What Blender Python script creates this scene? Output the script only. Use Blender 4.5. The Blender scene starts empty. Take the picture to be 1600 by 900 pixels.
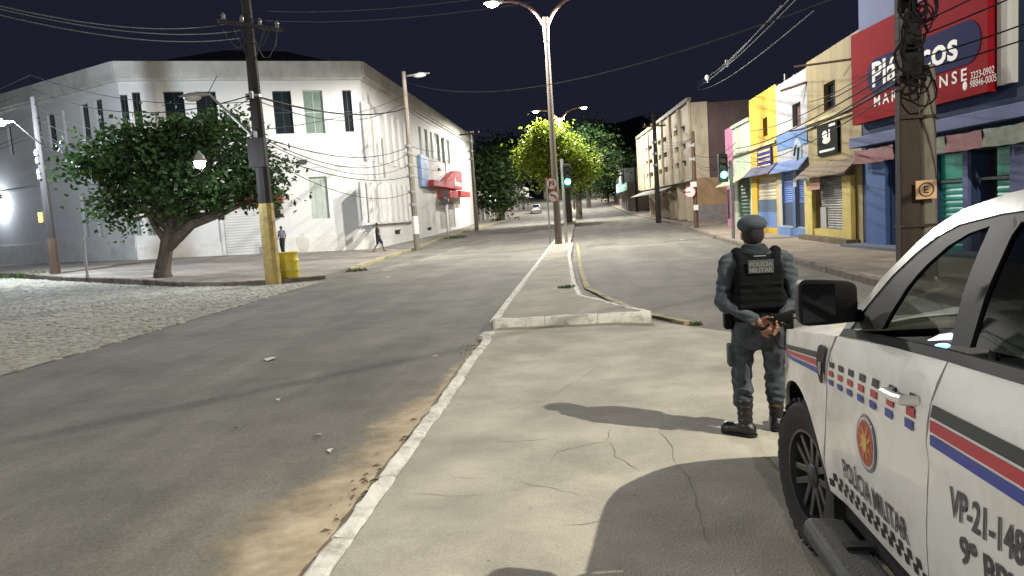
import bpy, bmesh, math, random
import numpy as np
from mathutils import Vector, Matrix, geometry
R = math.radians
rnd = random.Random(7)
scene = bpy.context.scene
col = scene.collection

# ------------------------------------------------------------------ camera
H = 1.82                                   # eye height above the concrete pad
FPX = 1150.0                               # focal length in pixels of the 1600 px wide photograph
dY = np.array([104.0, -123.0, FPX]); dY /= np.linalg.norm(dY)      # street axis seen by the camera
_c = (0.066 * dY[0] + dY[1]) / dY[2]
dU = np.array([-0.066, -1.0, _c]); dU /= np.linalg.norm(dU)        # world up seen by the camera
dX = np.cross(dY, dU)
if dX[0] < 0: dX = -dX
cam_d = bpy.data.cameras.new('camera'); cam = bpy.data.objects.new('camera', cam_d); col.objects.link(cam)
cam_d.sensor_width = 36.0; cam_d.lens = 36.0 * FPX / 1600.0; cam_d.clip_end = 3000; cam_d.clip_start = 0.05
m3 = Matrix(((dX[0], -dX[1], -dX[2]), (dY[0], -dY[1], -dY[2]), (dU[0], -dU[1], -dU[2])))
cam.matrix_world = Matrix.Translation((0, 0, H)) @ m3.to_4x4()
scene.camera = cam

# ------------------------------------------------------------------ night sky
world = bpy.data.worlds.new('World'); scene.world = world; world.use_nodes = True
wn = world.node_tree.nodes; wl = world.node_tree.links; wn.clear()
wo = wn.new('ShaderNodeOutputWorld'); wb = wn.new('ShaderNodeBackground')
tc = wn.new('ShaderNodeTexCoord'); sx = wn.new('ShaderNodeSeparateXYZ'); rp = wn.new('ShaderNodeValToRGB')
wl.new(tc.outputs['Generated'], sx.inputs[0]); wl.new(sx.outputs['Z'], rp.inputs[0])
rp.color_ramp.elements[0].position = 0.0; rp.color_ramp.elements[0].color = (0.0112, 0.0116, 0.0210, 1)
rp.color_ramp.elements[1].position = 0.45; rp.color_ramp.elements[1].color = (0.0082, 0.0096, 0.0208, 1)
wl.new(rp.outputs[0], wb.inputs[0]); wb.inputs[1].default_value = 1.0
wl.new(wb.outputs[0], wo.inputs[0])

scene.view_settings.view_transform = 'Standard'; scene.view_settings.look = 'None'
scene.view_settings.exposure = 0.25; scene.view_settings.gamma = 1.0
scene.cycles.use_denoising = True
scene.cycles.max_bounces = 6; scene.cycles.volume_bounces = 0; scene.cycles.diffuse_bounces = 3; scene.cycles.glossy_bounces = 3
scene.cycles.transparent_max_bounces = 12; scene.cycles.transmission_bounces = 4
scene.cycles.sample_clamp_indirect = 4.0
scene.cycles.caustics_reflective = False; scene.cycles.caustics_refractive = False

# ------------------------------------------------------------------ ground height and picking
def sstep(t):
    t = min(1.0, max(0.0, t)); return t * t * (3 - 2 * t)
def gh(x, y):
    """height of the street surface (the concrete pad in the middle is z = 0)"""
    z = -0.10
    t = max(0.0, y - 35.0)
    z += 0.00022 * t * t if t < 105 else 0.00022 * 105 * 105 + 0.0462 * (t - 105)
    z += 0.50 * sstep((-10.0 - x) / 18.0) * (1 if y < 75 else max(0, 1 - (y - 75) / 40))
    return z
def ray(px, py):
    c = np.array([(px - 800) / FPX, (py - 450) / FPX, 1.0])
    return np.array([c @ dX, c @ dY, c @ dU])
def gz(px, py, z):
    r = ray(px, py); t = (z - H) / r[2]
    return (r[0] * t, r[1] * t, z)
def gp(px, py, dz=0.0):
    """point of the street (raised by dz) seen at a pixel"""
    z = -0.1 + dz; p = gz(px, py, z)
    for _ in range(25):
        z = 0.5 * z + 0.5 * (gh(p[0], p[1]) + dz); p = gz(px, py, z)
    return p
def at(px, py, y):
    """point at street distance y seen at a pixel"""
    r = ray(px, py); t = y / r[1]
    return (r[0] * t, y, H + r[2] * t)
def atx(px, py, x):
    r = ray(px, py); t = x / r[0]
    return (x, r[1] * t, H + r[2] * t)

# ------------------------------------------------------------------ materials
MATS = {}
def mat(name, color, rough=0.8, metal=0.0, var=0.0, scale=3.0, bump=0.0, bscale=None, dirt=None, dirt_amt=0.0, dirt_scale=1.0,
        streak=1.0, spec=0.5, emit=None, estr=0.0, coat=0.0, detail=6, speck=0.0, sscale=90.0):
    if name in MATS: return MATS[name]
    m = bpy.data.materials.new(name); m.use_nodes = True; MATS[name] = m
    nt = m.node_tree; n = nt.nodes; l = nt.links
    b = n['Principled BSDF']
    b.inputs['Base Color'].default_value = (*color, 1); b.inputs['Roughness'].default_value = rough
    b.inputs['Metallic'].default_value = metal; b.inputs['Specular IOR Level'].default_value = spec
    b.inputs['Coat Weight'].default_value = coat; b.inputs['Coat Roughness'].default_value = 0.05
    if emit:
        b.inputs['Emission Color'].default_value = (*emit, 1); b.inputs['Emission Strength'].default_value = estr
    src = None
    if var or dirt_amt or bump or speck:
        g = n.new('ShaderNodeNewGeometry')
        mp = n.new('ShaderNodeMapping'); l.new(g.outputs['Position'], mp.inputs[0])
        mp.inputs['Scale'].default_value = (1, 1, 1.0 / streak)
    if var:
        t = n.new('ShaderNodeTexNoise'); t.inputs['Scale'].default_value = scale; t.inputs['Detail'].default_value = detail; t.inputs['Roughness'].default_value = 0.65
        l.new(mp.outputs[0], t.inputs[0])
        r = n.new('ShaderNodeMapRange'); r.inputs['From Min'].default_value = 0.3; r.inputs['From Max'].default_value = 0.7
        r.inputs['To Min'].default_value = 1 - var; r.inputs['To Max'].default_value = 1 + var
        l.new(t.outputs[0], r.inputs[0])
        mx = n.new('ShaderNodeVectorMath'); mx.operation = 'SCALE'; mx.inputs[0].default_value = color
        l.new(r.outputs[0], mx.inputs['Scale']); src = mx.outputs[0]
    if dirt_amt:
        t2 = n.new('ShaderNodeTexNoise'); t2.inputs['Scale'].default_value = dirt_scale; t2.inputs['Detail'].default_value = 8; t2.inputs['Roughness'].default_value = 0.7
        l.new(mp.outputs[0], t2.inputs[0])
        cr = n.new('ShaderNodeValToRGB'); cr.color_ramp.elements[0].position = 0.48; cr.color_ramp.elements[1].position = 0.68
        cr.color_ramp.elements[1].color = (dirt_amt,) * 3 + (1,)
        l.new(t2.outputs[0], cr.inputs[0])
        mm = n.new('ShaderNodeMix'); mm.data_type = 'RGBA'; l.new(cr.outputs[0], mm.inputs[0])
        if src: l.new(src, mm.inputs[6])
        else: mm.inputs[6].default_value = (*color, 1)
        mm.inputs[7].default_value = (*dirt, 1); src = mm.outputs[2]
    if speck:
        t4 = n.new('ShaderNodeTexNoise'); t4.inputs['Scale'].default_value = sscale; t4.inputs['Detail'].default_value = 3; t4.inputs['Roughness'].default_value = 0.8
        l.new(g.outputs['Position'], t4.inputs[0])
        r4 = n.new('ShaderNodeMapRange'); r4.inputs['From Min'].default_value = 0.3; r4.inputs['From Max'].default_value = 0.7
        r4.inputs['To Min'].default_value = 1 - speck; r4.inputs['To Max'].default_value = 1 + speck; l.new(t4.outputs[0], r4.inputs[0])
        m4 = n.new('ShaderNodeVectorMath'); m4.operation = 'SCALE'
        if src: l.new(src, m4.inputs[0])
        else: m4.inputs[0].default_value = color
        l.new(r4.outputs[0], m4.inputs['Scale']); src = m4.outputs[0]
    if src: l.new(src, b.inputs['Base Color'])
    if bump:
        t3 = n.new('ShaderNodeTexNoise'); t3.inputs['Scale'].default_value = bscale or scale * 6; t3.inputs['Detail'].default_value = 5
        l.new(g.outputs['Position'], t3.inputs[0])
        bp = n.new('ShaderNodeBump'); bp.inputs['Strength'].default_value = bump; bp.inputs['Distance'].default_value = 0.02
        l.new(t3.outputs[0], bp.inputs['Height']); l.new(bp.outputs[0], b.inputs['Normal'])
    return m
def emat(name, color, strength):
    if name in MATS: return MATS[name]
    return mat(name, (0.6, 0.6, 0.6), 0.4, emit=color, estr=strength)
def glassmat(name, tint, gloss=0.12):
    m = bpy.data.materials.new(name); m.use_nodes = True; MATS[name] = m
    n = m.node_tree.nodes; l = m.node_tree.links; n.clear()
    o = n.new('ShaderNodeOutputMaterial'); t = n.new('ShaderNodeBsdfTransparent'); g = n.new('ShaderNodeBsdfGlossy')
    mx = n.new('ShaderNodeMixShader'); lw = n.new('ShaderNodeLayerWeight'); lw.inputs[0].default_value = 0.25
    mr = n.new('ShaderNodeMapRange'); mr.inputs['To Min'].default_value = 0.04; mr.inputs['To Max'].default_value = gloss * 4
    l.new(lw.outputs['Fresnel'], mr.inputs[0]); l.new(mr.outputs[0], mx.inputs[0])
    t.inputs[0].default_value = (*tint, 1); g.inputs['Roughness'].default_value = 0.03
    l.new(t.outputs[0], mx.inputs[1]); l.new(g.outputs[0], mx.inputs[2]); l.new(mx.outputs[0], o.inputs[0])
    return m

# ------------------------------------------------------------------ mesh helpers
class MB:
    def __init__(s): s.v = []; s.f = []
    def add(s, vs, fs):
        o = len(s.v); s.v += [tuple(map(float, q)) for q in vs]; s.f += [tuple(i + o for i in q) for q in fs]; return s
    def box(s, x0, x1, y0, y1, z0, z1):
        vs = [(x, y, z) for z in (z0, z1) for y in (y0, y1) for x in (x0, x1)]
        return s.add(vs, [(0, 2, 3, 1), (4, 5, 7, 6), (0, 1, 5, 4), (2, 6, 7, 3), (0, 4, 6, 2), (1, 3, 7, 5)])
    def quad(s, a, b, c, d): return s.add([a, b, c, d], [(0, 1, 2, 3)])
    def tube(s, path, rad, n=8, caps=True):
        P = [Vector(p) for p in path]; k = len(P)
        rs = rad if isinstance(rad, (list, tuple)) else [rad] * k
        vs = []; fs = []; ref = None
        for i, p in enumerate(P):
            t = (P[min(i + 1, k - 1)] - P[max(i - 1, 0)]).normalized()
            if ref is None: ref = t.orthogonal().normalized()
            ref = (ref - t * ref.dot(t))
            ref = ref.normalized() if ref.length > 1e-6 else t.orthogonal().normalized()
            b = t.cross(ref)
            for j in range(n):
                a = 2 * math.pi * j / n
                vs.append(p + (ref * math.cos(a) + b * math.sin(a)) * rs[i])
        for i in range(k - 1):
            for j in range(n):
                fs.append((i * n + j, i * n + (j + 1) % n, (i + 1) * n + (j + 1) % n, (i + 1) * n + j))
        if caps: fs.append(tuple(range(n - 1, -1, -1))); fs.append(tuple((k - 1) * n + j for j in range(n)))
        return s.add(vs, fs)
    def lathe(s, prof, n=24, axis='z', c=(0, 0, 0), caps=True):
        vs = []; fs = []; k = len(prof)
        for (r, h) in prof:
            for j in range(n):
                a = 2 * math.pi * j / n; x, y = r * math.cos(a), r * math.sin(a)
                q = (x, y, h) if axis == 'z' else ((h, x, y) if axis == 'x' else (x, h, y))
                vs.append((q[0] + c[0], q[1] + c[1], q[2] + c[2]))
        for i in range(k - 1):
            for j in range(n):
                fs.append((i * n + j, i * n + (j + 1) % n, (i + 1) * n + (j + 1) % n, (i + 1) * n + j))
        if caps: fs.append(tuple(range(n - 1, -1, -1))); fs.append(tuple((k - 1) * n + j for j in range(n)))
        return s.add(vs, fs)
    def ellipsoid(s, c, r, n=12, m=8):
        prof = [(math.sin(math.pi * (i + .02) / (m + .04)), -math.cos(math.pi * (i + .02) / (m + .04))) for i in range(m + 1)]
        t = MB().lathe(prof, n)
        return s.add([(c[0] + q[0] * r[0], c[1] + q[1] * r[1], c[2] + q[2] * r[2]) for q in t.v], t.f)
    def prism(s, poly, y0, y1):
        """polygon in x,z pushed from y0 to y1"""
        n = len(poly); vs = [(p[0], y0, p[1]) for p in poly] + [(p[0], y1, p[1]) for p in poly]
        return s.add(vs, [tuple(range(n)), tuple(range(2 * n - 1, n - 1, -1))] + [(i, i + n, (i + 1) % n + n, (i + 1) % n) for i in range(n)])
    def mapped(s, fn):
        s.v = [tuple(fn(*q)) for q in s.v]; return s
    def build(s, name, m, parent=None, loc=None, rotz=None, smooth=False, bevel=0, fixn=True):
        me = bpy.data.meshes.new(name); me.from_pydata(s.v, [], s.f); me.update()
        if fixn:
            bm = bmesh.new(); bm.from_mesh(me); bmesh.ops.recalc_face_normals(bm, faces=bm.faces); bm.to_mesh(me); bm.free()
        return mobj(name, me, m, parent, loc, rotz, smooth, bevel)
def mobj(name, me, m, parent=None, loc=None, rotz=None, smooth=False, bevel=0):
    o = bpy.data.objects.new(name, me); col.objects.link(o)
    if m is not None and not me.materials: me.materials.append(m)
    if parent is not None: o.parent = parent
    if loc is not None: o.location = loc
    if rotz is not None: o.rotation_euler = (0, 0, rotz)
    if smooth:
        me.polygons.foreach_set('use_smooth', [True] * len(me.polygons))
        if smooth == 'auto':
            try: me.set_sharp_from_angle(angle=R(35))
            except Exception: pass
    if bevel:
        b = o.modifiers.new('bevel', 'BEVEL'); b.width = bevel; b.segments = 2; b.limit_method = 'ANGLE'; b.angle_limit = R(40)
    return o
def tag(o, label=None, cat=None, group=None, kind=None):
    if label: o['label'] = label
    if cat: o['category'] = cat
    if group: o['group'] = group
    if kind: o['kind'] = kind
    return o
def thing(name, label, cat, loc=(0, 0, 0), rotz=0, group=None):
    o = bpy.data.objects.new(name, None); col.objects.link(o); o.location = loc; o.rotation_euler = (0, 0, rotz)
    o.empty_display_size = 0.2
    return tag(o, label, cat, group)
def cdt(poly, step, extra=()):
    """triangulate a 2-d polygon with inner grid points"""
    P = []
    n = len(poly)
    for i in range(n):
        a = Vector(poly[i]); b = Vector(poly[(i + 1) % n]); k = max(1, int((b - a).length / step))
        for j in range(k): P.append(a + (b - a) * (j / k))
    nb = len(P); E_ = [(i, (i + 1) % nb) for i in range(nb)]
    xs = [p.x for p in P]; ys = [p.y for p in P]
    def inside(x, y):
        c = False
        for i in range(nb):
            x0, y0 = xs[i], ys[i]; x1, y1 = xs[i - 1], ys[i - 1]
            if (y0 > y) != (y1 > y) and x < (x1 - x0) * (y - y0) / (y1 - y0) + x0: c = not c
        return c
    I = []
    y = min(ys) + step * 0.5; row = 0
    while y < max(ys):
        x = min(xs) + step * (0.5 if row % 2 else 0.25)
        while x < max(xs):
            if inside(x, y): I.append(Vector((x, y)))
            x += step
        y += step; row += 1
    # keep inner points off the border
    B = np.array([(p.x, p.y) for p in P]); keep = []
    for q in I:
        if np.min((B[:, 0] - q.x) ** 2 + (B[:, 1] - q.y) ** 2) > (step * 0.35) ** 2: keep.append(q)
    V, _, F, *_r = geometry.delaunay_2d_cdt(P + keep, E_, [], 1, 1e-6)
    return [(v.x, v.y) for v in V], [tuple(f) for f in F]
def sheet(name, poly, zf, m, step, parent=None, kind='structure', skirt=0.0, smooth=True):
    V, F = cdt(poly, step)
    mb = MB(); mb.add([(x, y, zf(x, y)) for x, y in V], F)
    if skirt:
        k = len(poly); pts = []
        for i in range(k):
            a = Vector(poly[i]); b = Vector(poly[(i + 1) % k]); c = max(1, int((b - a).length / step))
            for j in range(c): pts.append(a + (b - a) * (j / c))
        c = len(pts); o = [(p.x, p.y, zf(p.x, p.y)) for p in pts]; u = [(q[0], q[1], q[2] - skirt) for q in o]
        mb.add(o + u, [(i, (i + 1) % c, (i + 1) % c + c, i + c) for i in range(c)])
    o = mb.build(name, m, parent, smooth=False, fixn=False)
    me = o.data
    bm = bmesh.new(); bm.from_mesh(me); bmesh.ops.remove_doubles(bm, verts=bm.verts, dist=1e-4)
    for f in bm.faces:
        if abs(f.normal.z) > 0.5 and f.normal.z < 0: f.normal_flip()
    bm.to_mesh(me); bm.free()
    if parent is None: tag(o, kind=kind)
    return o
def text_mesh(body, width=None, height=None, bold=0.0, space=1.0, shear=0.0):
    """flat lettering: (verts2d, faces) with the lower left corner at the origin"""
    cu = bpy.data.curves.new('lettering', 'FONT'); cu.body = body; cu.offset = bold; cu.space_character = space; cu.shear = shear
    cu.resolution_u = 3
    o = bpy.data.objects.new('lettering', cu); col.objects.link(o)
    dg = bpy.context.evaluated_depsgraph_get(); dg.update()
    me = bpy.data.meshes.new_from_object(o.evaluated_get(dg))
    V = np.array([tuple(v.co)[:2] for v in me.vertices]); F = [tuple(p.vertices) for p in me.polygons]
    bpy.data.objects.remove(o); bpy.data.curves.remove(cu); bpy.data.meshes.remove(me)
    V -= V.min(0); s = V.max(0)
    V = V / s * np.array([width if width else s[0] * height / s[1], height if height else s[1] * width / s[0]])
    return V, F
def copy_tree(o, parent=None):
    c = o.copy(); col.objects.link(c)
    if parent is not None: c.parent = parent
    for ch in list(o.children): copy_tree(ch, c)
    return c
# ================================================================== THE SETTING
M_asph = mat('worn asphalt', (0.138, 0.131, 0.110), 0.85, var=0.30, scale=0.55, bump=0.5, bscale=90, dirt=(0.24, 0.225, 0.19), dirt_amt=0.55, dirt_scale=0.22, detail=12, speck=0.38, sscale=55)
M_conc = mat('old concrete', (0.37, 0.345, 0.285), 0.9, var=0.16, scale=1.6, bump=0.35, bscale=60, dirt=(0.25, 0.235, 0.20), dirt_amt=0.75, dirt_scale=0.7, detail=14, speck=0.16, sscale=70)
M_conc2 = mat('island concrete', (0.31, 0.285, 0.23), 0.9, var=0.2, scale=2.2, bump=0.35, bscale=60, dirt=(0.19, 0.175, 0.14), dirt_amt=0.7, dirt_scale=1.1, detail=12, speck=.2, sscale=60)
M_side = mat('sidewalk concrete', (0.26, 0.235, 0.205), 0.9, var=0.22, scale=1.3, bump=0.4, bscale=40, dirt=(0.15, 0.135, 0.12), dirt_amt=0.6, dirt_scale=0.6, detail=10)
M_sideR = mat('brown pavement', (0.28, 0.23, 0.18), 0.9, var=0.22, scale=1.3, bump=0.4, bscale=40, dirt=(0.17, 0.125, 0.09), dirt_amt=0.6, dirt_scale=0.5, detail=10)
M_kerbW = mat('flaking white kerb paint', (0.68, 0.66, 0.60), 0.85, var=0.10, scale=5, bump=0.5, bscale=35, dirt=(0.30, 0.28, 0.23), dirt_amt=0.95, dirt_scale=4.5)
M_kerbY = mat('flaking yellow kerb paint', (0.36, 0.31, 0.17), 0.9, var=0.2, scale=5, bump=0.5, bscale=35, dirt=(0.16, 0.145, 0.115), dirt_amt=1.0, dirt_scale=1.6)
M_kerbG = mat('grey kerb stone', (0.16, 0.135, 0.11), 0.9, var=0.3, scale=4, bump=0.5, bscale=35)
M_cob = mat('pale cobble', (0.335, 0.322, 0.268), 0.75, var=0.35, scale=2.3, bump=0.3, bscale=30, dirt=(0.24, 0.23, 0.18), dirt_amt=0.7, dirt_scale=0.45)
M_earth = mat('packed earth', (0.31, 0.295, 0.24), 0.95, var=0.3, scale=1.2, bump=0.5, bscale=30, dirt=(0.30, 0.28, 0.21), dirt_amt=0.6, dirt_scale=0.3)
M_mark = mat('worn white road paint', (0.42, 0.41, 0.37), 0.85, dirt=(0.16, 0.155, 0.14), dirt_amt=1.0, dirt_scale=2.5)
M_crack = mat('crack dirt', (0.19, 0.175, 0.145), 0.95)
M_grass = mat('weed green', (0.055, 0.095, 0.02), 0.7, var=0.4, scale=8)
M_far = mat('dark hill scrub', (0.03, 0.04, 0.022), 1.0, var=0.4, scale=0.2)

def weather(m, sc, lo, hi, stretch, p0=.42, p1=.62, spots=None):
    """worn tracks and blotches multiplied over a ground material"""
    nt = m.node_tree; n = nt.nodes; l = nt.links; b = n['Principled BSDF']; src = b.inputs['Base Color'].links[0].from_socket
    g = n.new('ShaderNodeNewGeometry'); mp = n.new('ShaderNodeMapping'); mp.inputs['Scale'].default_value = stretch; l.new(g.outputs['Position'], mp.inputs[0])
    t = n.new('ShaderNodeTexNoise'); t.inputs['Scale'].default_value = sc; t.inputs['Detail'].default_value = 7; t.inputs['Roughness'].default_value = .6; t.inputs['Distortion'].default_value = .4; l.new(mp.outputs[0], t.inputs[0])
    r = n.new('ShaderNodeMapRange'); r.inputs['From Min'].default_value = p0; r.inputs['From Max'].default_value = p1; r.inputs['To Min'].default_value = lo; r.inputs['To Max'].default_value = hi; l.new(t.outputs[0], r.inputs[0])
    fac = r.outputs[0]
    if spots:
        v = n.new('ShaderNodeTexVoronoi'); v.inputs['Scale'].default_value = spots[0]; l.new(g.outputs['Position'], v.inputs[0])
        k = n.new('ShaderNodeMapRange'); k.inputs['From Min'].default_value = spots[1]; k.inputs['From Max'].default_value = spots[1] * 1.6; k.inputs['To Min'].default_value = spots[2]; k.inputs['To Max'].default_value = 1.0; l.new(v.outputs['Distance'], k.inputs[0])
        mu = n.new('ShaderNodeMath'); mu.operation = 'MULTIPLY'; l.new(fac, mu.inputs[0]); l.new(k.outputs[0], mu.inputs[1]); fac = mu.outputs[0]
    s = n.new('ShaderNodeVectorMath'); s.operation = 'SCALE'; l.new(src, s.inputs[0]); l.new(fac, s.inputs['Scale']); l.new(s.outputs[0], b.inputs['Base Color'])
weather(M_asph, .9, .86, 1.14, (1, .13, 1)); weather(M_asph, 1.7, .92, 1.05, (1, 1, 1), .40, .60, (2.6, .035, .75))
weather(M_conc, .8, .86, 1.08, (1, 1, 1), .40, .60, (3.4, .028, .55)); weather(M_conc2, 1.3, .80, 1.10, (1, .5, 1), .4, .6, (3, .03, .6))
weather(M_side, .5, .8, 1.12, (1, 1, 1)); weather(M_sideR, .5, .8, 1.12, (1, 1, 1))
sheet('ground', [(-400, -60), (400, -60), (400, 700), (-400, 700)], lambda x, y: gh(x, y) - 0.22, mat('bare ground', (0.12, 0.105, 0.08), 1.0, var=0.3, scale=0.3), 24)
sheet('road', [(-13.5, -14), (9.5, -14), (9.5, 60), (11, 260), (-16, 260), (-13.5, 60)], gh, M_asph, 2.2)

# cobbled side street on the left
CX = gp(0, 590)[0]
side_poly = [(CX, -6), (gp(270, 510)[0], 13.5), (gp(420, 465)[0], 19.5), gp(505, 440)[:2], gp(425, 446)[:2], gp(285, 449)[:2], gp(100, 440)[:2], gp(-120, 436)[:2], (-60, 30), (-60, -6)]
zc = lambda x, y: gh(x, y) + 0.012
side = sheet('cobbled_street', side_poly, zc, M_earth, 1.2)
def in_poly(x, y, P):
    c = False
    for i in range(len(P)):
        x0, y0 = P[i][:2]; x1, y1 = P[i - 1][:2]
        if (y0 > y) != (y1 > y) and x < (x1 - x0) * (y - y0) / (y1 - y0) + x0: c = not c
    return c
def stone_mesh(seed):
    r = random.Random(seed); n = 6; mb = MB()
    A = [2 * math.pi * (i + r.uniform(-.25, .25)) / n for i in range(n)]
    rr = [r.uniform(0.085, 0.115) for _ in range(n)]
    lo = [(math.cos(a) * q, math.sin(a) * q, -0.03) for a, q in zip(A, rr)]
    mi = [(math.cos(a) * q * .96, math.sin(a) * q * .96, 0.012) for a, q in zip(A, rr)]
    hi = [(math.cos(a) * q * .70, math.sin(a) * q * .70, 0.026 + r.uniform(-.004, .004)) for a, q in zip(A, rr)]
    mb.add(lo + mi + hi, [(i, (i + 1) % n, (i + 1) % n + n, i + n) for i in range(n)] + [(i + n, (i + 1) % n + n, (i + 1) % n + 2 * n, i + 2 * n) for i in range(n)] + [tuple(range(2 * n, 3 * n))])
    return mb
stones = [stone_mesh(i) for i in range(6)]
smesh = []
for i, s in enumerate(stones):
    me = bpy.data.meshes.new('cobble'); me.from_pydata(s.v, [], s.f); me.materials.append(M_cob); me.update(); smesh.append(me)
spots = []
yy = 6.0
while yy < 34:
    xx = -8.5 + rnd.uniform(0, .2)
    while xx > -34:
        x = xx + rnd.uniform(-.035, .035); y = yy + rnd.uniform(-.035, .035)
        if in_poly(x, y, side_poly) and x < CX - 0.02 + .0 * y:
            d = math.hypot(x, y)
            patch = math.sin(x * .7 + 1.3) + math.sin(y * .9 + x * .3)
            seen = x / y > -0.86
            if seen and rnd.random() < (0.97 if patch > -1.1 else 0.45): spots.append((d, x, y))
        xx -= 0.215
    yy += 0.205
spots.sort()
rest = MB()
for i, (d, x, y) in enumerate(spots):
    k = rnd.randrange(6); a = rnd.uniform(0, 6.3); z = zc(x, y) - .010 + rnd.uniform(-.009, .007); sc = rnd.uniform(.9, 1.05)
    if i < 300:
        o = bpy.data.objects.new('cobble', smesh[k]); col.objects.link(o); o.parent = side
        o.location = (x, y, z); o.rotation_euler = (rnd.uniform(-.08, .08), rnd.uniform(-.08, .08), a); o.scale = (sc, sc, 1)
    else:
        c, s = math.cos(a) * sc, math.sin(a) * sc
        rest.add([(x + q[0] * c - q[1] * s, y + q[0] * s + q[1] * c, z + q[2]) for q in stones[k].v], stones[k].f)
ro = rest.build('cobble_field', M_cob, side, fixn=False); tag(ro, kind='stuff')

# kerbs made of separate stones along a line
def kerb(name, pts, m, w, h, zf, L=1.0, jit=0.006):
    root = bpy.data.objects.new(name, None); col.objects.link(root); tag(root, kind='structure')
    root.location = (pts[0][0], pts[0][1], 0)
    P = [Vector((p[0], p[1])) for p in pts]
    k = 0
    for i in range(len(P) - 1):
        a, b = P[i], P[i + 1]; n = max(1, round((b - a).length / L)); 
        for j in range(n):
            p0 = a + (b - a) * (j / n); p1 = a + (b - a) * ((j + 1) / n); d = (p1 - p0); ln = d.length; c = (p0 + p1) / 2
            z0, z1 = zf(p0.x, p0.y), zf(p1.x, p1.y)
            mb = MB(); r = rnd
            nx = max(2, int(ln / 0.16)); prof = [(-w / 2, -0.16), (-w / 2, h * .86), (-w * .33, h), (w * .36, h), (w / 2, h * .9), (w / 2, -0.16)]
            vs = []; 
            for q in range(nx + 1):
                s = -ln / 2 + 0.004 + (ln - 0.008) * q / nx
                for (u, zz) in prof:
                    e = 0.0 if zz < 0 else jit
                    vs.append((s, u + r.uniform(-e, e), zz + r.uniform(-e, e)))
            np_ = len(prof); fs = []
            for q in range(nx):
                for e in range(np_ - 1): fs.append((q * np_ + e, q * np_ + e + 1, (q + 1) * np_ + e + 1, (q + 1) * np_ + e))
            fs += [tuple(range(np_)), tuple(nx * np_ + e for e in range(np_ - 1, -1, -1))]
            o = mb.add(vs, fs).build('kerb_stone', m, root)
            o.location = (c.x - pts[0][0], c.y - pts[0][1], (z0 + z1) / 2 + r.uniform(-.006, .006))
            o.rotation_euler = (0, -math.atan2(z1 - z0, ln), math.atan2(d.y, d.x) + r.uniform(-.004, .004))
            k += 1
    return root

# the concrete pad where the officer stands
ML = gz(640, 700, 0.0)[0]                       # left edge of the median
I0 = gz(786, 511, 0.0); I1 = gz(1013, 499, 0.0)
padR = gz(1140, 515, 0.0)
pad_poly = [(ML + .06, -8), (6.5, -8), (5.0, 4.5), (3.4, 8.6), padR[:2], (1.55, 11.35), (I1[0], I1[1] + .2), (ML + .06, I0[1] + .25)]
def padz(x, y): return 0.004 * math.sin(x * 1.7 + y * .9) + 0.003 * math.sin(y * 2.3) - 0.10 * sstep((x + 0.28 * (y - 8) - 3.0) / 2.2) - 0.06 * sstep((y + .55 * x - 11.0) / 1.2) * sstep((x - .3) / 1.0)
pad = sheet('concrete_pavement', pad_poly, padz, M_conc, 0.35, skirt=0.3)
def ribbon(name, pts, w, m, parent, zf, dz=0.003, jit=0.25):
    P = []
    for i in range(len(pts) - 1):
        a = Vector(pts[i][:2]); b = Vector(pts[i + 1][:2]); n = max(2, int((b - a).length / 0.10))
        for j in range(n): P.append(a + (b - a) * (j / n))
    P.append(Vector(pts[-1][:2]))
    d0 = None; vs = []; k = len(P)
    for i, p in enumerate(P):
        t = (P[min(i + 1, k - 1)] - P[max(i - 1, 0)]).normalized(); nn = Vector((-t.y, t.x))
        q = p + nn * rnd.uniform(-1, 1) * w * jit * 4
        e = w * rnd.uniform(.35, 1.0) * (0.3 if i in (0, k - 1) else 1)
        for s in (-1, 1):
            c = q + nn * s * e / 2; vs.append((c.x, c.y, zf(c.x, c.y) + dz))
    return MB().add(vs, [(2 * i, 2 * i + 1, 2 * i + 3, 2 * i + 2) for i in range(k - 1)]).build(name, m, parent)
for pts in ([(955, 668), (945, 690), (870, 705), (862, 722)], [(955, 690), (963, 712), (998, 733)], [(1030, 670), (1048, 700), (1055, 722), (1075, 745), (1090, 800), (1110, 850)],
            [(810, 752), (880, 766), (905, 772)], [(700, 745), (755, 748)], [(770, 690), (860, 686)], [(640, 772), (700, 776), (760, 772)], [(985, 600), (1045, 608)], [(880, 820), (965, 814)], [(790, 640), (850, 625), (935, 575)], [(760, 548), (900, 556), (1010, 548)]):
    ribbon('crack', [gz(a, b, 0.0) for a, b in pts], 0.0065, M_crack, pad, padz, jit=.7)

# raised median island with a white kerb
def islz(x, y): return 0.115 + (gh(0, y) + 0.10)
I2 = gz(904, 462, .115); I3 = gz(899, 448, .115)
ilb = gp(852, 380, .2); irb = gp(893, 380, .2)
LB = (ML + .02, ilb[1] + 60); RB = (ML + 1.55, ilb[1] + 60)
isl_L = [(ML, I0[1]), (ML, 20), (ML, 30), (ML, ilb[1]), (ML - .1, 62), (ML - .2, 100), (ML - .3, 150)]
isl_R = [(I1[0], I1[1]), (0.62, 12.7), (0.30, 13.7), (I2[0] + .02, I2[1]), (I3[0] - .05, I3[1] + 1), (irb[0], 28), (irb[0], irb[1]), (irb[0] + .05, 62), (irb[0] + .1, 100), (irb[0] + .2, 150)]
isl_poly = [(p[0] + .06, p[1] + (.06 if i == 0 else 0)) for i, p in enumerate(isl_L)] + [(p[0] - .06, p[1] + (.06 if i == 0 else 0)) for i, p in enumerate(isl_R)][::-1]
sheet('median_island', isl_poly, lambda x, y: islz(x, y) + 0.018 * math.sin(y * 1.1 + x) * .4, M_conc2, 0.9)
kz = lambda x, y: gh(0, y)
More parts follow.
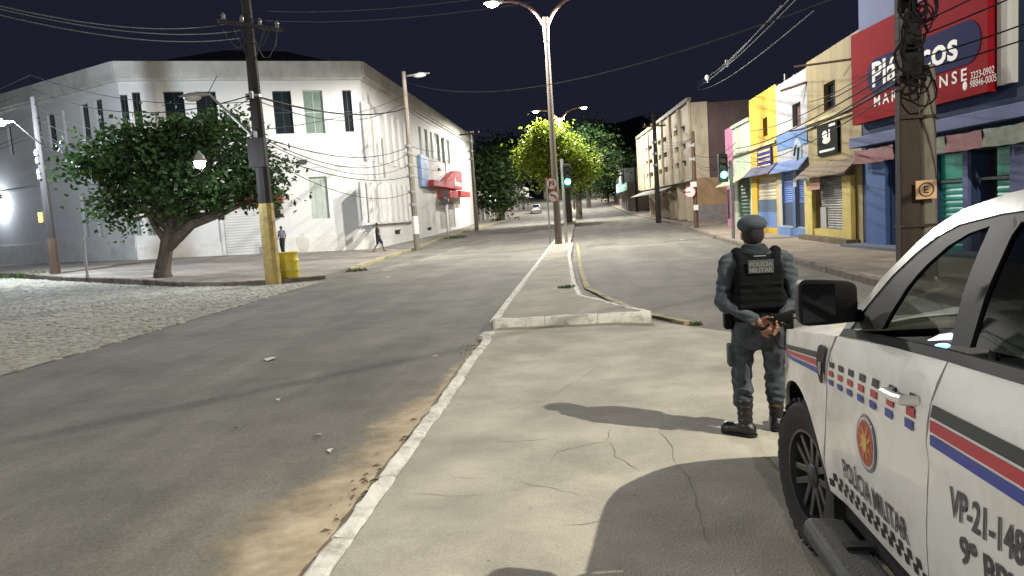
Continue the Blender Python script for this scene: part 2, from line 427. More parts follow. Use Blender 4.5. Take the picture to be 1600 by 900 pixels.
kerb('kerb_median_front', [(ML - .02, I0[1] - .02), (I1[0] + .04, I1[1] - .03)], M_kerbW, 0.17, 0.235, kz, 0.8, 0.010)
kerb('kerb_median_left', isl_L[:4], M_kerbW, 0.15, 0.235, kz, 1.0, 0.008)
kerb('kerb_median_right', isl_R[:7], M_kerbW, 0.13, 0.228, kz, 0.9, 0.007)
kerb('kerb_median_far', isl_L[3:], M_kerbY, 0.15, 0.22, kz, 2.0)
kerb('kerb_median_outer', [gp(1075, 507), gp(1010, 493), gp(960, 473), gp(918, 452), gp(908, 425), gp(902, 382)], M_kerbY, 0.14, 0.05, kz, 0.9, 0.006)
kerb('kerb_pad_left', [(ML - .01, -7), (ML, 0), (ML - .015, 4), (ML + .01, 7), (ML, 9.3), (ML + .02, 10.75)], M_kerbW, 0.13, 0.115, kz, 1.05, 0.012)
# the broken piece of kerb between pad and island
bk = MB(); bk.add([(q[0] * .17 + rnd.uniform(-.03, .03), q[1] * .22 + rnd.uniform(-.03, .03), q[2] * .09) for q in MB().ellipsoid((0, 0, 0), (1, 1, 1), 9, 6).v], MB().ellipsoid((0, 0, 0), (1, 1, 1), 9, 6).f)
tag(bk.build('kerb_lump', M_kerbW, None, (ML - .03, 11.2, -.06), smooth=False), 'rough broken white kerb lump at the corner before the median island', 'kerb stone')

# sand washed up against the kerb
def sand_mat():
    m = bpy.data.materials.new('loose sand'); m.use_nodes = True; n = m.node_tree.nodes; l = m.node_tree.links
    b = n['Principled BSDF']; b.inputs['Roughness'].default_value = 0.95
    g = n.new('ShaderNodeNewGeometry'); t = n.new('ShaderNodeTexNoise'); t.inputs['Scale'].default_value = 5; t.inputs['Detail'].default_value = 10
    l.new(g.outputs['Position'], t.inputs[0])
    cr = n.new('ShaderNodeValToRGB'); cr.color_ramp.elements[0].color = (0.36, 0.29, 0.19, 1); cr.color_ramp.elements[1].color = (0.50, 0.42, 0.30, 1)
    cr.color_ramp.elements[0].position = .35; cr.color_ramp.elements[1].position = .65
    l.new(t.outputs[0], cr.inputs[0]); l.new(cr.outputs[0], b.inputs['Base Color'])
    a = n.new('ShaderNodeAttribute'); a.attribute_name = 'cover'
    t2 = n.new('ShaderNodeTexNoise'); t2.inputs['Scale'].default_value = 2.6; t2.inputs['Detail'].default_value = 12; t2.inputs['Roughness'].default_value = .7; l.new(g.outputs['Position'], t2.inputs[0])
    ad = n.new('ShaderNodeMath'); ad.operation = 'ADD'; l.new(a.outputs['Fac'], ad.inputs[0]); l.new(t2.outputs[0], ad.inputs[1])
    mr = n.new('ShaderNodeMapRange'); mr.inputs['From Min'].default_value = 0.70; mr.inputs['From Max'].default_value = 1.28; l.new(ad.outputs[0], mr.inputs[0])
    l.new(mr.outputs[0], b.inputs['Alpha'])
    return m
M_sand = sand_mat()
def sand(name, pts, step, dz, full=0.84):
    """pts: (distance along y, kerb x, width); cover falls from the kerb outwards"""
    vs = []; fs = []; cv = []; K = 9
    for (y, x, w) in pts:
        for k in range(K):
            t = k / (K - 1); xx = x - w * t
            vs.append((xx, y, gh(xx, y) + dz)); cv.append(full * (1 - t ** 1.6) * (1 if 0 < pts.index((y, x, w)) < len(pts) - 1 else 0))
    for i in range(len(pts) - 1):
        for k in range(K - 1): fs.append((i * K + k, i * K + k + 1, (i + 1) * K + k + 1, (i + 1) * K + k))
    o = MB().add(vs, fs).build(name, M_sand, None, smooth=True)
    at_ = o.data.attributes.new('cover', 'FLOAT', 'POINT'); at_.data.foreach_set('value', cv)
    return tag(o, kind='stuff', label='pale sand drifted along the white kerb', cat='sand')
sand('sand', [(y, ML - .05, 0.26 + 0.85 * math.exp(-((y - 4.3) / 1.5) ** 2) + .50 * math.exp(-((y - 6.9) / 1.0) ** 2) + .06 * math.sin(y * 3)) for y in np.arange(2.4, 11.4, .25).tolist()], .25, 0.006)

# left pavement round the white building
KL = [gp(-160, 428), gp(30, 432), gp(100, 438), gp(200, 441), gp(285, 447)]
KL2 = [gp(352, 447), gp(425, 444), gp(508, 436)]
KL3 = [gp(545, 424), gp(600, 405), gp(650, 389), gp(690, 374), gp(740, 358), gp(792, 346)]
lp = KL + KL2 + KL3
far_l = (lp[-1][0] - 1, 150)
left_poly = [(p[0], p[1]) for p in lp] + [(lp[-1][0] + 1.5, 130), (-30, 150), (-60, 80), (-60, 50)]
swz = lambda x, y: gh(x, y) + 0.14
sheet('pavement_left', left_poly, swz, M_side, 1.6, skirt=0.25)
kerb('kerb_corner', KL, M_kerbG, 0.2, 0.155, gh, 1.2, 0.012)
kerb('kerb_pole', KL2, M_kerbG, 0.2, 0.155, gh, 1.1, 0.014)
kerb('kerb_street_left', KL3, M_kerbY, 0.2, 0.155, gh, 1.3, 0.012)

# right pavement
KR = [(5.85, -10), (5.95, 8), gp(1360, 443), gp(1230, 408), gp(1130, 376), gp(1075, 357)]
KR2 = [(8.0, 59), (7.6, 75), (6.6, 95), (5.9, 130), (5.6, 200)]
right_poly = [(p[0], p[1]) for p in KR] + [(gp(1075, 357)[0] + 1, 56), (40, 56), (40, -10)]
sheet('pavement_right', right_poly, swz, M_sideR, 1.4, skirt=0.25)
right_poly2 = [(p[0], p[1]) for p in KR2] + [(60, 200), (60, 59)]
sheet('pavement_right_far', right_poly2, swz, M_sideR, 3, skirt=0.25)
kerb('kerb_street_right', KR, M_kerbG, 0.18, 0.155, gh, 1.2, 0.01)
kerb('kerb_street_right_far', KR2, M_kerbG, 0.18, 0.155, gh, 2.5, 0.01)

# faded lane dashes on the left carriageway
lane = bpy.data.objects.new('road_marking', None); col.objects.link(lane); tag(lane, kind='structure')
for (a, b) in (((598, 424), (640, 412)), ((655, 408), (690, 397)), ((700, 393), (725, 385)), ((735, 381), (755, 375))):
    p, q = gp(*a), gp(*b)
    ribbon('dash', [p, q], 0.13, M_mark, lane, gh, 0.005, 0.02)
for k in range(6):
    p, q = gp(545 + k * 12, 433 - k * 3), gp(590 + k * 10, 430 - k * 4); ribbon('dash', [p, q], 0.10, M_mark, lane, gh, 0.005, 0.02)

# grass tufts and litter
def tuft(px, py, r, h, label, dz=0.0, n=60, flat=1.0):
    p = gp(px, py, dz); mb = MB()
    for i in range(n):
        a = rnd.uniform(0, 6.28); d = r * math.sqrt(rnd.random()); x, y = math.cos(a) * d * flat, math.sin(a) * d
        b = rnd.uniform(0, 6.28); ln = h * rnd.uniform(.5, 1.1); w = 0.012 + .01 * h; ex, ey = math.cos(b) * ln * .6, math.sin(b) * ln * .6
        cx, cy = -math.sin(b) * w, math.cos(b) * w
        mb.add([(x - cx, y - cy, -.01), (x + cx, y + cy, -.01), (x + ex * .4 + cx * .8, y + ey * .4 + cy * .8, ln * .65), (x + ex * .4 - cx * .8, y + ey * .4 - cy * .8, ln * .65), (x + ex, y + ey, ln)], [(0, 1, 2, 3), (3, 2, 4)])
    return tag(mb.build('grass_tuft', M_grass, None, p, fixn=False), label, 'weeds')
tuft(647, 690, .05, .07, 'small bright green weed at the white kerb beside the sand', n=50)
tuft(782, 521, .06, .07, 'small dark green weed at the left corner of the median island', n=50)
tuft(1087, 507, .10, .05, 'flat green weed at the right corner of the median island', .06, n=60)
tuft(886, 449, .22, .05, 'low weed patch on the median island surface', .215, n=80)
tuft(555, 424, .5, .14, 'weeds in the kerb gap past the yellow barrel', n=160)
tuft(712, 372, 1.0, .25, 'strip of grass along the kerb before the red entrance', n=200)
tuft(45, 433, .9, .30, 'grass clump at the corner kerb near the leftmost pole', n=200, flat=1.6)
tuft(262, 446, .9, .12, 'dry moss and weeds along the kerb under the tree', n=160, flat=2)
M_lit = mat('paper litter', (0.6, 0.58, 0.52), 0.8); M_leaf = mat('dead leaf', (0.16, 0.11, 0.06), 0.8)
lt = MB(); ld = MB()
for (px, py, s) in ((141, 479, .1), (422, 562, .16), (497, 682, .05), (435, 626, .05), (516, 706, .05), (370, 670, .04), (680, 558, .06), (1065, 375, .2), (858, 448, .05), (605, 434, .12), (275, 440, .35), (740, 545, .06)):
    p = gp(px, py); a = rnd.uniform(0, 3)
    c, n_ = math.cos(a) * s, math.sin(a) * s
    lt.add([(p[0] - c, p[1] - n_, p[2] + .012), (p[0] + n_ * .6, p[1] - c * .6, p[2] + .03), (p[0] + c, p[1] + n_, p[2] + .015), (p[0] - n_ * .6, p[1] + c * .6, p[2] + .02)], [(0, 1, 2, 3)])
tag(lt.build('litter', M_lit, None, fixn=False), 'scraps of pale paper scattered over the street', 'litter', kind='stuff')
for i in range(90):
    y = rnd.choice([rnd.gauss(5.0, .25), rnd.gauss(10.6, .35), rnd.uniform(3.4, 9)]); x = ML - .08 - abs(rnd.gauss(0, .12)); a = rnd.uniform(0, 6.3); s = rnd.uniform(.012, .045)
    c, n_ = math.cos(a) * s, math.sin(a) * s; z = gh(x, y) + .012
    ld.add([(x - c, y - n_, z), (x + n_ * .4, y - c * .4, z + .015), (x + c, y + n_, z + .004), (x - n_ * .4, y + c * .4, z + .012)], [(0, 1, 2, 3)])
tag(ld.build('leaf_litter', M_leaf, None, fixn=False), 'dead leaves and twigs gathered in the gutter by the pad', 'leaves', kind='stuff')
# ================================================================== BUILDINGS
class Fac:
    """a wall plane: local x runs along it to the viewer's right, y points into the building, z is world height"""
    def __init__(s, root, p, q):
        s.root = root; s.o = Vector((p[0], p[1])); d = Vector((q[0], q[1])) - s.o; s.len = d.length; s.u = d / s.len
        s.ang = math.atan2(s.u.y, s.u.x); s.n = Vector((-s.u.y, s.u.x))
        s.loc = (s.o.x - root.location.x, s.o.y - root.location.y, -root.location.z)
    def pt(s, px, py, inset=0.0):
        r = ray(px, py); k = (s.n.x * s.o.x + s.n.y * s.o.y + inset) / (s.n.x * r[0] + s.n.y * r[1])
        x, y, z = r[0] * k, r[1] * k, H + r[2] * k
        return ((Vector((x, y)) - s.o).dot(s.u), z)
    def rect(s, x0, y0, x1, y1):
        a = s.pt(x0, (y0 + y1) / 2)[0]; b = s.pt(x1, (y0 + y1) / 2)[0]
        xm = (x0 + x1) / 2
        return (a, b, s.pt(xm, y1)[1], s.pt(xm, y0)[1])
    def part(s, name, mb, m, parent=None, **k):
        if parent is None or parent is s.root: return mb.build(name, m, s.root, s.loc, s.ang, **k)
        return mb.build(name, m, parent, **k)
def wall_mb(u0, u1, z0, z1, holes, depth=0.22, thick=0.4, ztop=None):
    """a wall sheet with real openings and their reveals; ztop(u) optional sloped top"""
    us = sorted({u0, u1} | {max(u0, min(u1, h[i])) for h in holes for i in (0, 1)})
    zs = sorted({z0, z1} | {max(z0, min(z1, h[i])) for h in holes for i in (2, 3)})
    mb = MB()
    for i in range(len(us) - 1):
        for j in range(len(zs) - 1):
            cu, cz = (us[i] + us[i + 1]) / 2, (zs[j] + zs[j + 1]) / 2
            if any(h[0] < cu < h[1] and h[2] < cz < h[3] for h in holes): continue
            a, b, c, d = us[i], us[i + 1], zs[j], zs[j + 1]
            da = db = d
            if ztop and j == len(zs) - 2: da, db = ztop(a), ztop(b)
            mb.quad((a, 0, c), (b, 0, c), (b, 0, db), (a, 0, da))
    for (a, b, c, d) in holes:
        a, b, c, d = max(a, u0), min(b, u1), max(c, z0), min(d, z1)
        mb.quad((a, 0, c), (a, depth, c), (a, depth, d), (a, 0, d)); mb.quad((b, 0, c), (b, 0, d), (b, depth, d), (b, depth, c))
        mb.quad((a, 0, d), (a, depth, d), (b, depth, d), (b, 0, d)); mb.quad((a, 0, c), (b, 0, c), (b, depth, c), (a, depth, c))
    return mb
def window(f, h, mf, mg, depth=0.22, bars=1, tr=0, name='window'):
    a, b, c, d = h; t = 0.05
    mb = MB(); y0, y1 = depth - .06, depth - .01
    mb.box(a + .003, a + t, y0, y1, c + .003, d - .003); mb.box(b - t, b - .003, y0, y1, c + .003, d - .003); mb.box(a + t, b - t, y0, y1, c + .003, c + t); mb.box(a + t, b - t, y0, y1, d - t, d - .003)
    for k in range(1, bars + 1):
        u = a + (b - a) * k / (bars + 1); mb.box(u - .018, u + .018, y0 + .005, y1 - .005, c + t, d - t)
    for k in range(1, tr + 1):
        z = c + (d - c) * k / (tr + 1); mb.box(a + t, b - t, y0 + .008, y1 - .008, z - .018, z + .018)
    w = f.part(name, mb, mf)
    MB().box(a + t, b - t, depth - .03, depth - .02, c + t, d - t).build('pane', mg, w)
    return w
def shutter(f, h, m, y=0.12, name='shutter', pitch=0.09):
    a, b, c, d = h; n = max(3, int((d - c) / pitch)); vs = []; fs = []
    for i in range(n + 1):
        z = c + (d - c) * i / n
        for (dz, dy) in ((0, 0), (0.35, -.02), (0.7, -.02)):
            if i == n and dz: continue
            zz = z + dz * (d - c) / n; vs += [(a, y + dy, zz), (b, y + dy, zz)]
    k = len(vs) // 2
    fs = [(2 * i, 2 * i + 1, 2 * i + 3, 2 * i + 2) for i in range(k - 1)]
    mb = MB().add(vs, fs); mb.box(a, b, y - .04, y + .02, c, c + .06)
    return f.part(name, mb, m)
def awning(f, h, m, out=0.9, thick=0.05, drop=None, name='awning'):
    a, b, c, d = h     # c lower front edge, d upper back edge
    mb = MB().add([(a, 0, d), (b, 0, d), (b, -out, c), (a, -out, c), (a, 0, d - thick), (b, 0, d - thick), (b, -out, c - thick), (a, -out, c - thick)],
                  [(0, 1, 2, 3), (7, 6, 5, 4), (3, 2, 6, 7), (0, 3, 7, 4), (1, 5, 6, 2)])
    return f.part(name, mb, m)
def lettering(f, body, u, z, w, h, m, y=-0.05, parent=None, bold=0.0, slope=0.0, space=1.0, name='lettering'):
    V, F = text_mesh(body, w, h, bold, space)
    mb = MB().add([(u + p[0], y, z + p[1] + slope * p[0]) for p in V], F)
    return f.part(name, mb, m, parent, fixn=False)

M_white = mat('white limewash', (0.70, 0.70, 0.685), 0.85, var=0.07, scale=0.9, bump=0.25, bscale=14, dirt=(0.46, 0.45, 0.41), dirt_amt=0.28, dirt_scale=0.45, streak=5)
M_whiteB = mat('white plinth', (0.70, 0.69, 0.65), 0.85, var=0.08, scale=1.2, dirt=(0.42, 0.40, 0.35), dirt_amt=0.5, dirt_scale=1.0)
M_soff = mat('soffit paint', (0.62, 0.61, 0.57), 0.9, var=0.1, scale=1.5, dirt=(0.34, 0.32, 0.27), dirt_amt=0.6, dirt_scale=0.7, streak=3)
M_frame = mat('dark window frame', (0.04, 0.045, 0.05), 0.5)
M_frameL = mat('light window frame', (0.45, 0.5, 0.46), 0.6)
M_dkglass = mat('dark glass', (0.012, 0.018, 0.022), 0.12, spec=0.6)
M_grglass = mat('greenish glass', (0.16, 0.22, 0.18), 0.25, var=0.2, scale=2)
M_plglass = mat('pale curtain glass', (0.42, 0.47, 0.42), 0.4, var=0.15, scale=3)
M_tile = mat('dark roof tile', (0.035, 0.028, 0.028), 0.9, var=0.3, scale=4, bump=.5, bscale=8)
M_red = mat('red sign paint', (0.42, 0.022, 0.025), 0.5, var=0.1, scale=2)
M_bluesign = mat('light blue sign', (0.22, 0.33, 0.58), 0.5, var=0.08, scale=2)
M_pipe = mat('grey pipe', (0.25, 0.25, 0.23), 0.6, var=.2, scale=3)
M_black = mat('soot black', (0.012, 0.012, 0.013), 0.8)
M_txt = mat('white lettering', (0.78, 0.77, 0.74), 0.6)

ZR = 12.1
Cn = gz(560, 97, ZR); An = gz(180, 97, ZR); Ln = gz(0, 150, ZR); Fn = gz(738, 213, ZR)
Fn = (Cn[0] + (Fn[0] - Cn[0]) * .35, Fn[1])
Ld = (Vector(Ln[:2]) - Vector(An[:2])); Le = Vector(An[:2]) + Ld * 1.7
wb_ = thing('institution_building', 'long white two-storey corner building with dark windows behind the tree', 'building', (Cn[0], Cn[1], 0))
f1 = Fac(wb_, An, Cn); f2 = Fac(wb_, Cn, Fn); f3 = Fac(wb_, (Le.x, Le.y), An)
zb = -0.4
def wing(f, holes_dark, holes_grn, holes_pale, vents, name):
    H_ = [f.rect(*h) for h in holes_dark]; Gn = [f.rect(*h) for h in holes_grn]; Pl = [f.rect(*h) for h in holes_pale]; Vt = [f.rect(*h) for h in vents]
    f.part(name, wall_mb(0, f.len, zb, ZR - .02, H_ + Gn + Pl + Vt), M_white)
    for h in H_: window(f, h, M_frame, M_dkglass, bars=1, tr=1)
    for h in Gn: window(f, h, M_frameL, M_grglass, bars=1, tr=1)
    for h in Pl: window(f, h, M_frameL, M_plglass, bars=2)
    for h in Vt:
        mb = MB(); a, b, c, d = h
        for k in range(4): z = c + (d - c) * (k + .5) / 4; mb.box(a, b, .10, .14, z - .02, z + .02)
        mb.box(a, b, .16, .18, c, d); f.part('vent', mb, M_black)
wing(f1, [(190, 148, 202, 208), (209, 144, 222, 208), (258, 143, 290, 209), (308, 143, 340, 209), (428, 142, 457, 209), (537, 141, 551, 206)], [(475, 141, 506, 209), (207, 278, 217, 369), (226, 278, 240, 369)], [(485, 276, 513, 342)], [(452, 381, 470, 389)], 'front_wall')
wing(f3, [(150, 155, 162, 215), (128, 162, 140, 216), (76, 178, 88, 236), (57, 181, 65, 234), (13, 196, 19, 242)], [(100, 171, 105, 232)], [(150, 300, 158, 370), (128, 302, 137, 371)], [(146, 387, 178, 398), (84, 389, 102, 396), (12, 392, 35, 402)], 'left_wall')
fin_px = [565, 575, 586, 597, 606, 615, 623, 631, 638]
up_w = [(655, 199, 659, 243), (664, 203, 669, 246), (673, 207, 676, 248), (680, 210, 687, 251), (690, 216, 694, 254), (697, 219, 703, 256)]
dr = [(687, 317, 698, 358), (702, 315, 711, 355)]
lowH = [f2.rect(fin_px[i] + 2, 285, fin_px[i + 1] - 2, 345) for i in range(len(fin_px) - 1)]
zl0, zl1 = lowH[0][2], lowH[0][3]
lowH = [(h[0] if h[1] - h[0] > .4 else h[0], h[1], zl0, zl1) for h in lowH]
f2.part('side_wall', wall_mb(0, f2.len, zb, ZR - .02, lowH + [f2.rect(*h) for h in up_w + dr] + [f2.rect(617, 359, 628, 366), f2.rect(668, 355, 676, 360)]), M_white)
for h in lowH: window(f2, h, M_frameL, M_plglass, bars=1, tr=2)
for h in up_w: window(f2, f2.rect(*h), M_frameL, M_grglass, bars=1, tr=1)
for h in dr: shutter(f2, f2.rect(*h), mat('grey shutter', (0.36, 0.35, 0.33), 0.6, metal=.2), name='door', pitch=.15)
for h in [f2.rect(617, 359, 628, 366), f2.rect(668, 355, 676, 360)]: f2.part('vent', MB().box(h[0], h[1], .15, .17, h[2], h[3]), M_black)
for px in fin_px:
    u = f2.pt(px, 310)[0]; f2.part('fin', MB().box(u - .16, u + .16, -.22, -.003, zl0 - .15, zl1 + .12), M_white, bevel=.02)
f2.part('fin_ledge', MB().box(f2.pt(562, 300)[0], f2.pt(641, 310)[0], -.26, -.005, zl0 - .27, zl0 - .155), M_white)
for px in (566, 576, 588, 600, 610, 619, 628, 636):
    a = f2.pt(px, 180); f2.part('fin', MB().box(a[0] - .10, a[0] + .10, -.20, -.003, 5.9, 9.6), M_white, bevel=.02)
# mouldings, parapet, plinth, roof
for f, nm in ((f1, 'parapet'), (f2, 'parapet'), (f3, 'parapet')):
    f.part(nm, MB().box(-.1, f.len + .1, -.34, .3, ZR - .95, ZR), M_soff, bevel=.02)
    f.part('cornice', MB().box(-.06, f.len + .06, -.20, -.01, ZR - 1.12, ZR - .955), M_soff)
f1.part('string_course', MB().box(0, f1.len, -.05, -.004, 5.55, 5.72), M_white); f3.part('string_course', MB().box(0, f3.len, -.05, -.004, 5.55, 5.72), M_white)
f1.part('plinth', MB().box(0, f1.len, -.05, -.004, zb, f1.pt(300, 381)[1]), M_whiteB); f3.part('plinth', MB().box(0, f3.len - .05, -.06, -.004, zb, f1.pt(200, 371)[1] - .02), M_whiteB)
cx, cy = (Cn[0] + Ln[0]) / 2 - 4, Cn[1] + 20
rf = MB(); ring = [(Le.x, Le.y), (An[0], An[1]), (Cn[0], Cn[1]), (Fn[0], Fn[1]), (Fn[0] - 26, Fn[1]), (Le.x + 6, Fn[1])]
ox, oy = Cn[0], Cn[1]
rin = [(-31, 62), (-26, 55), (-22, 57), (-22, 82), (-26, 85), (-32, 80)]
lo = [(p[0] - ox, p[1] - oy, ZR - .3) for p in ring]; hi = [(p[0] - ox, p[1] - oy, ZR + 3.4) for p in rin]
rf.add(lo + hi, [(i, (i + 1) % 6, (i + 1) % 6 + 6, i + 6) for i in range(6)] + [(6, 7, 8, 9, 10, 11)])
rf.build('roof', M_tile, wb_)
bk_ = MB().add([(Fn[0] - ox, Fn[1] - oy, zb), (Fn[0] - ox - 26, Fn[1] - oy, zb), (Fn[0] - ox - 26, Fn[1] - oy, ZR - .05), (Fn[0] - ox, Fn[1] - oy, ZR - .05)], [(0, 1, 2, 3)]); bk_.build('end_wall', M_white, wb_)
# roller gate with a red fascia behind the tree
gate = f1.rect(352, 322, 418, 398)
f1.part('gate_surround', MB().box(gate[0] - .25, gate[1] + .25, -.09, -.055, gate[2], gate[3] + .2), M_whiteB)
shutter(f1, (gate[0], gate[1], gate[2], gate[3]), mat('white roller gate', (0.60, 0.60, 0.58), .6), y=-.12, name='roller_gate', pitch=.16)
r = f1.rect(366, 304, 442, 319); f1.part('red_fascia', MB().box(r[0], r[1], -.55, -.06, r[2], r[3]), M_red, bevel=.03)
r = f1.rect(428, 317, 438, 340); f1.part('post_box', MB().box(r[0], r[1], -.30, -.06, r[2], r[3]), M_black)
# down pipe, wall lamps, entrance sign
a = f2.pt(585, 217); b = f2.pt(590, 277); f2.part('down_pipe', MB().tube([(a[0], -.50, a[1]), (a[0], -.50, b[1] - .1)], .07, 8), M_pipe)
for px, py, f in ((473, 253, f1), (685, 265, f2)):
    q = f.pt(px, py); f.part('wall_box', MB().box(q[0] - .25, q[0] + .25, -.2, -.005, q[1] - .12, q[1] + .12), M_frame)
h = f2.rect(654, 244, 665, 292); f2.part('blue_sign', MB().box(h[0], h[1], -.28, -.02, h[2], h[3]), M_bluesign, bevel=.02)
poly = [f2.pt(*q) for q in ((665, 281.6), (675, 284), (685, 283), (692, 275), (698, 268.5), (704, 267), (711, 269.5), (712, 297.6), (698, 295.5), (683, 293), (665, 291))]
rs = f2.part('entrance_sign', MB().prism(poly, -.75, -.25), M_red)
q = f2.pt(700, 291); q2 = f2.pt(710, 281); uw = q2[0] - q[0]; zh = q2[1] - q[1]
mbx = MB()
for k, hk in enumerate((1.0, .55, .6, .5, .55)): mbx.box(q[0] + uw * k * .2, q[0] + uw * (k * .2 + .13), -.765, -.752, q[1], q[1] + zh * hk)
f2.part('sign_mark', mbx, M_txt, rs)
for rr in ((684, 300, 698, 310), (702, 300, 718, 308)):
    h = f2.rect(*rr); f2.part('canopy', MB().box(h[0], h[1], -1.2, -.02, h[2], h[3]), M_red, bevel=.02)

q = f3.pt(2, 312); WLAMP = (f3, q)
# ------------------------------------------------------------------ shop row on the right
XR = 9.25
def shop_root(name, label, px0, px1, py, x=XR, cat='building'):
    p = atx(px0, py, x); q = atx(px1, py, x)
    root = thing(name, label, cat, (x, p[1], 0)); return root, Fac(root, p, q)
def shell(root, f, z0, z1, m, depth=9.0, mside=None):
    """side walls, back and flat roof behind a facade"""
    mb = MB(); L = f.len
    mb.quad((0, .02, z0), (0, depth, z0), (0, depth, z1), (0, .02, z1)); mb.quad((L, .02, z0), (L, .02, z1), (L, depth, z1), (L, depth, z0)); mb.quad((0, depth, z0), (L, depth, z0), (L, depth, z1), (0, depth, z1))
    f.part('side_wall', mb, mside or m)
    f.part('roof', MB().box(.01, L - .01, .25, depth - .05, z1 - .5, z1 - .35), M_tile)
def paint(name, c, d=0.35, k=0.6): return mat(name, c, 0.8, var=0.10, scale=1.1, bump=.2, bscale=18, dirt=tuple(x * d for x in c), dirt_amt=k, dirt_scale=0.9, streak=4)
M_steel = mat('dull steel shutter', (0.17, 0.165, 0.16), 0.55, metal=0.4, var=.25, scale=3)

# pale yellow house
root, f = shop_root('yellow_house', 'pale yellow two-storey shop house next to the red sign', 1263, 1347, 250)
zt = [f.pt(1263, 97)[1], f.pt(1346, 42)[1]]; m = paint('pale yellow paint', (0.28, 0.22, 0.098)); m2 = mat('bright yellow pillar', (0.45, 0.36, 0.10), .75, var=.15, scale=2)
top = (zt[0] + zt[1]) / 2
win = f.rect(1287, 128, 1305, 171); dz = f.rect(1277, 272, 1323, 358); sd = f.rect(1341, 268, 1356, 372)
lowz = f.pt(1300, 262)[1]
f.part('front_wall', wall_mb(0, f.len, zb, top, [win, (dz[0], dz[1], dz[2], dz[3])]), m); shell(root, f, zb, top, m)
window(f, win, M_frame, M_dkglass, bars=1, tr=1); shutter(f, dz, M_steel, name='roller_shutter')
f.part('panel', MB().box(dz[0] + .1, dz[0] + .8, .07, .09, dz[2], dz[2] + .8), mat('grey panel', (.3, .3, .3), .7))
for a, b in ((1264, 1276), (1324, 1338)):
    h = f.rect(a, 268, b, 372); f.part('pillar', MB().box(h[0], h[1], -.18, -.004, -.1, lowz - .35), m2, bevel=.02)
h = f.rect(1277, 358, 1324, 370); f.part('sill', MB().box(h[0], h[1], -.12, -.004, 0, dz[2] - .01), m2)
z = f.pt(1300, 176)[1]
for k, (py, t) in enumerate(((183, .10), (190, .07))): z = f.pt(1300, py)[1]; f.part('cornice', MB().box(0, f.len, -.14 + .05 * k, -.004, z, z + t), paint('cornice cream', (0.5, 0.42, 0.22), .3, .9))
h = f.rect(1281, 193, 1313, 241); sg = f.part('sign_board', MB().box(h[0], h[1], -.10, -.02, h[2], h[3]), mat('black sign', (0.010, 0.011, 0.010), .9, spec=.1))
mb = MB(); w_, h_ = h[1] - h[0], h[3] - h[2]; cx_ = (h[0] + h[1]) / 2
mb.ellipsoid((h[0] + w_ * .40, -.105, h[2] + h_ * .66), (w_ * .13, .012, h_ * .14), 14, 8); mb.ellipsoid((h[0] + w_ * .48, -.105, h[2] + h_ * .46), (w_ * .20, .012, h_ * .10), 14, 8)
mb.box(h[0] + w_ * .60, h[0] + w_ * .66, -.112, -.103, h[2] + h_ * .48, h[2] + h_ * .80); mb.box(h[0] + w_ * .12, h[0] + w_ * .88, -.110, -.103, h[2] + h_ * .10, h[2] + h_ * .17)
mb.box(h[0] + w_ * .62, h[0] + w_ * .92, -.112, -.103, h[2] + h_ * .88, h[2] + h_ * .96)
f.part('emblem', mb, M_txt, sg); h = f.rect(1263, 250, 1342, 268)
awning(f, (0, f.len - .1, lowz - .25, lowz + .25), mat('brown awning', (0.17, 0.125, 0.085), .9, var=.3), 0.55)
f.part('hanging_cloth', MB().box(dz[0] + .1, dz[0] + 1.3, -.30, -.27, lowz - .75, lowz - .1), mat('pinkish cloth', (.32, .17, .13), .9, var=.2))
f.part('step', MB().box(-.05, f.len - .3, -.45, -.01, -.25, .22), mat('dark step', (.12, .085, .05), .9, var=.3, scale=3)); 
f.part('bracket', MB().tube([(f.pt(1335, 92)[0], -.02, f.pt(1335, 92)[1]), (f.pt(1300, 98)[0], -1.3, f.pt(1335, 92)[1] + .25)], .04, 6), mat('rusty iron', (.13, .07, .045), .8))
yel_end = f.o + f.u * f.len

# white and blue house
root, f = shop_root('white_blue_house', 'white two-storey house with blue band and blue shutters', 1215, 1263, 250)
top = (f.pt(1215, 132)[1] + f.pt(1262, 106)[1]) / 2; m = paint('house white', (0.33, 0.325, 0.345)); mb_ = paint('house blue', (0.09, 0.17, 0.36), .5, .4)
win = f.rect(1238, 161, 1251, 197); s1 = f.rect(1222, 266, 1240, 353); s2 = f.rect(1245, 264, 1261, 355)
f.part('front_wall', wall_mb(0, f.len, zb, top, [win, s1, s2]), m); shell(root, f, zb, top, m)
w = window(f, win, mat('brown frame', (.10, .05, .035), .7), mat('brown louvre', (0.11, 0.055, 0.04), .7), bars=1, tr=5)
M_blsh = mat('blue shutter', (0.06, 0.12, 0.34), .5, var=.15, scale=3)
for h in (s1, s2):
    mid = h[2] + (h[3] - h[2]) * .42; shutter(f, (h[0], h[1], mid, h[3]), M_blsh, name='roller_shutter'); f.part('door_panel', MB().box(h[0], h[1], .09, .12, h[2], mid - .01), mat('dark blue panel', (0.02, .035, .08), .6))
h = f.rect(1215, 212, 1263, 224); f.part('blue_band', MB().box(0, f.len, -.03, -.004, h[2] - .15, h[3] + .2), mb_)
zz = f.pt(1240, 260)[1]; awning(f, (0, f.len, zz - .15, zz + .3), mat('blue awning', (.08, .13, .28), .8, var=.2), .4)
f.part('base_band', MB().box(0, f.len, -.08, -.004, -.2, s1[2] - .05), mb_); f.part('blue_pillar', MB().box(s1[1] + .03, s2[0] - .03, -.06, -.004, s1[2], s1[2] + 1.7), mb_)
q = f.pt(1247, 238); mb = MB(); mb.ellipsoid((q[0], -.02, q[1]), (.62, .03, .62), 18, 8); lg = f.part('round_logo', mb, mat('grey blue logo', (.20, .25, .30), .6, var=.35, scale=5))
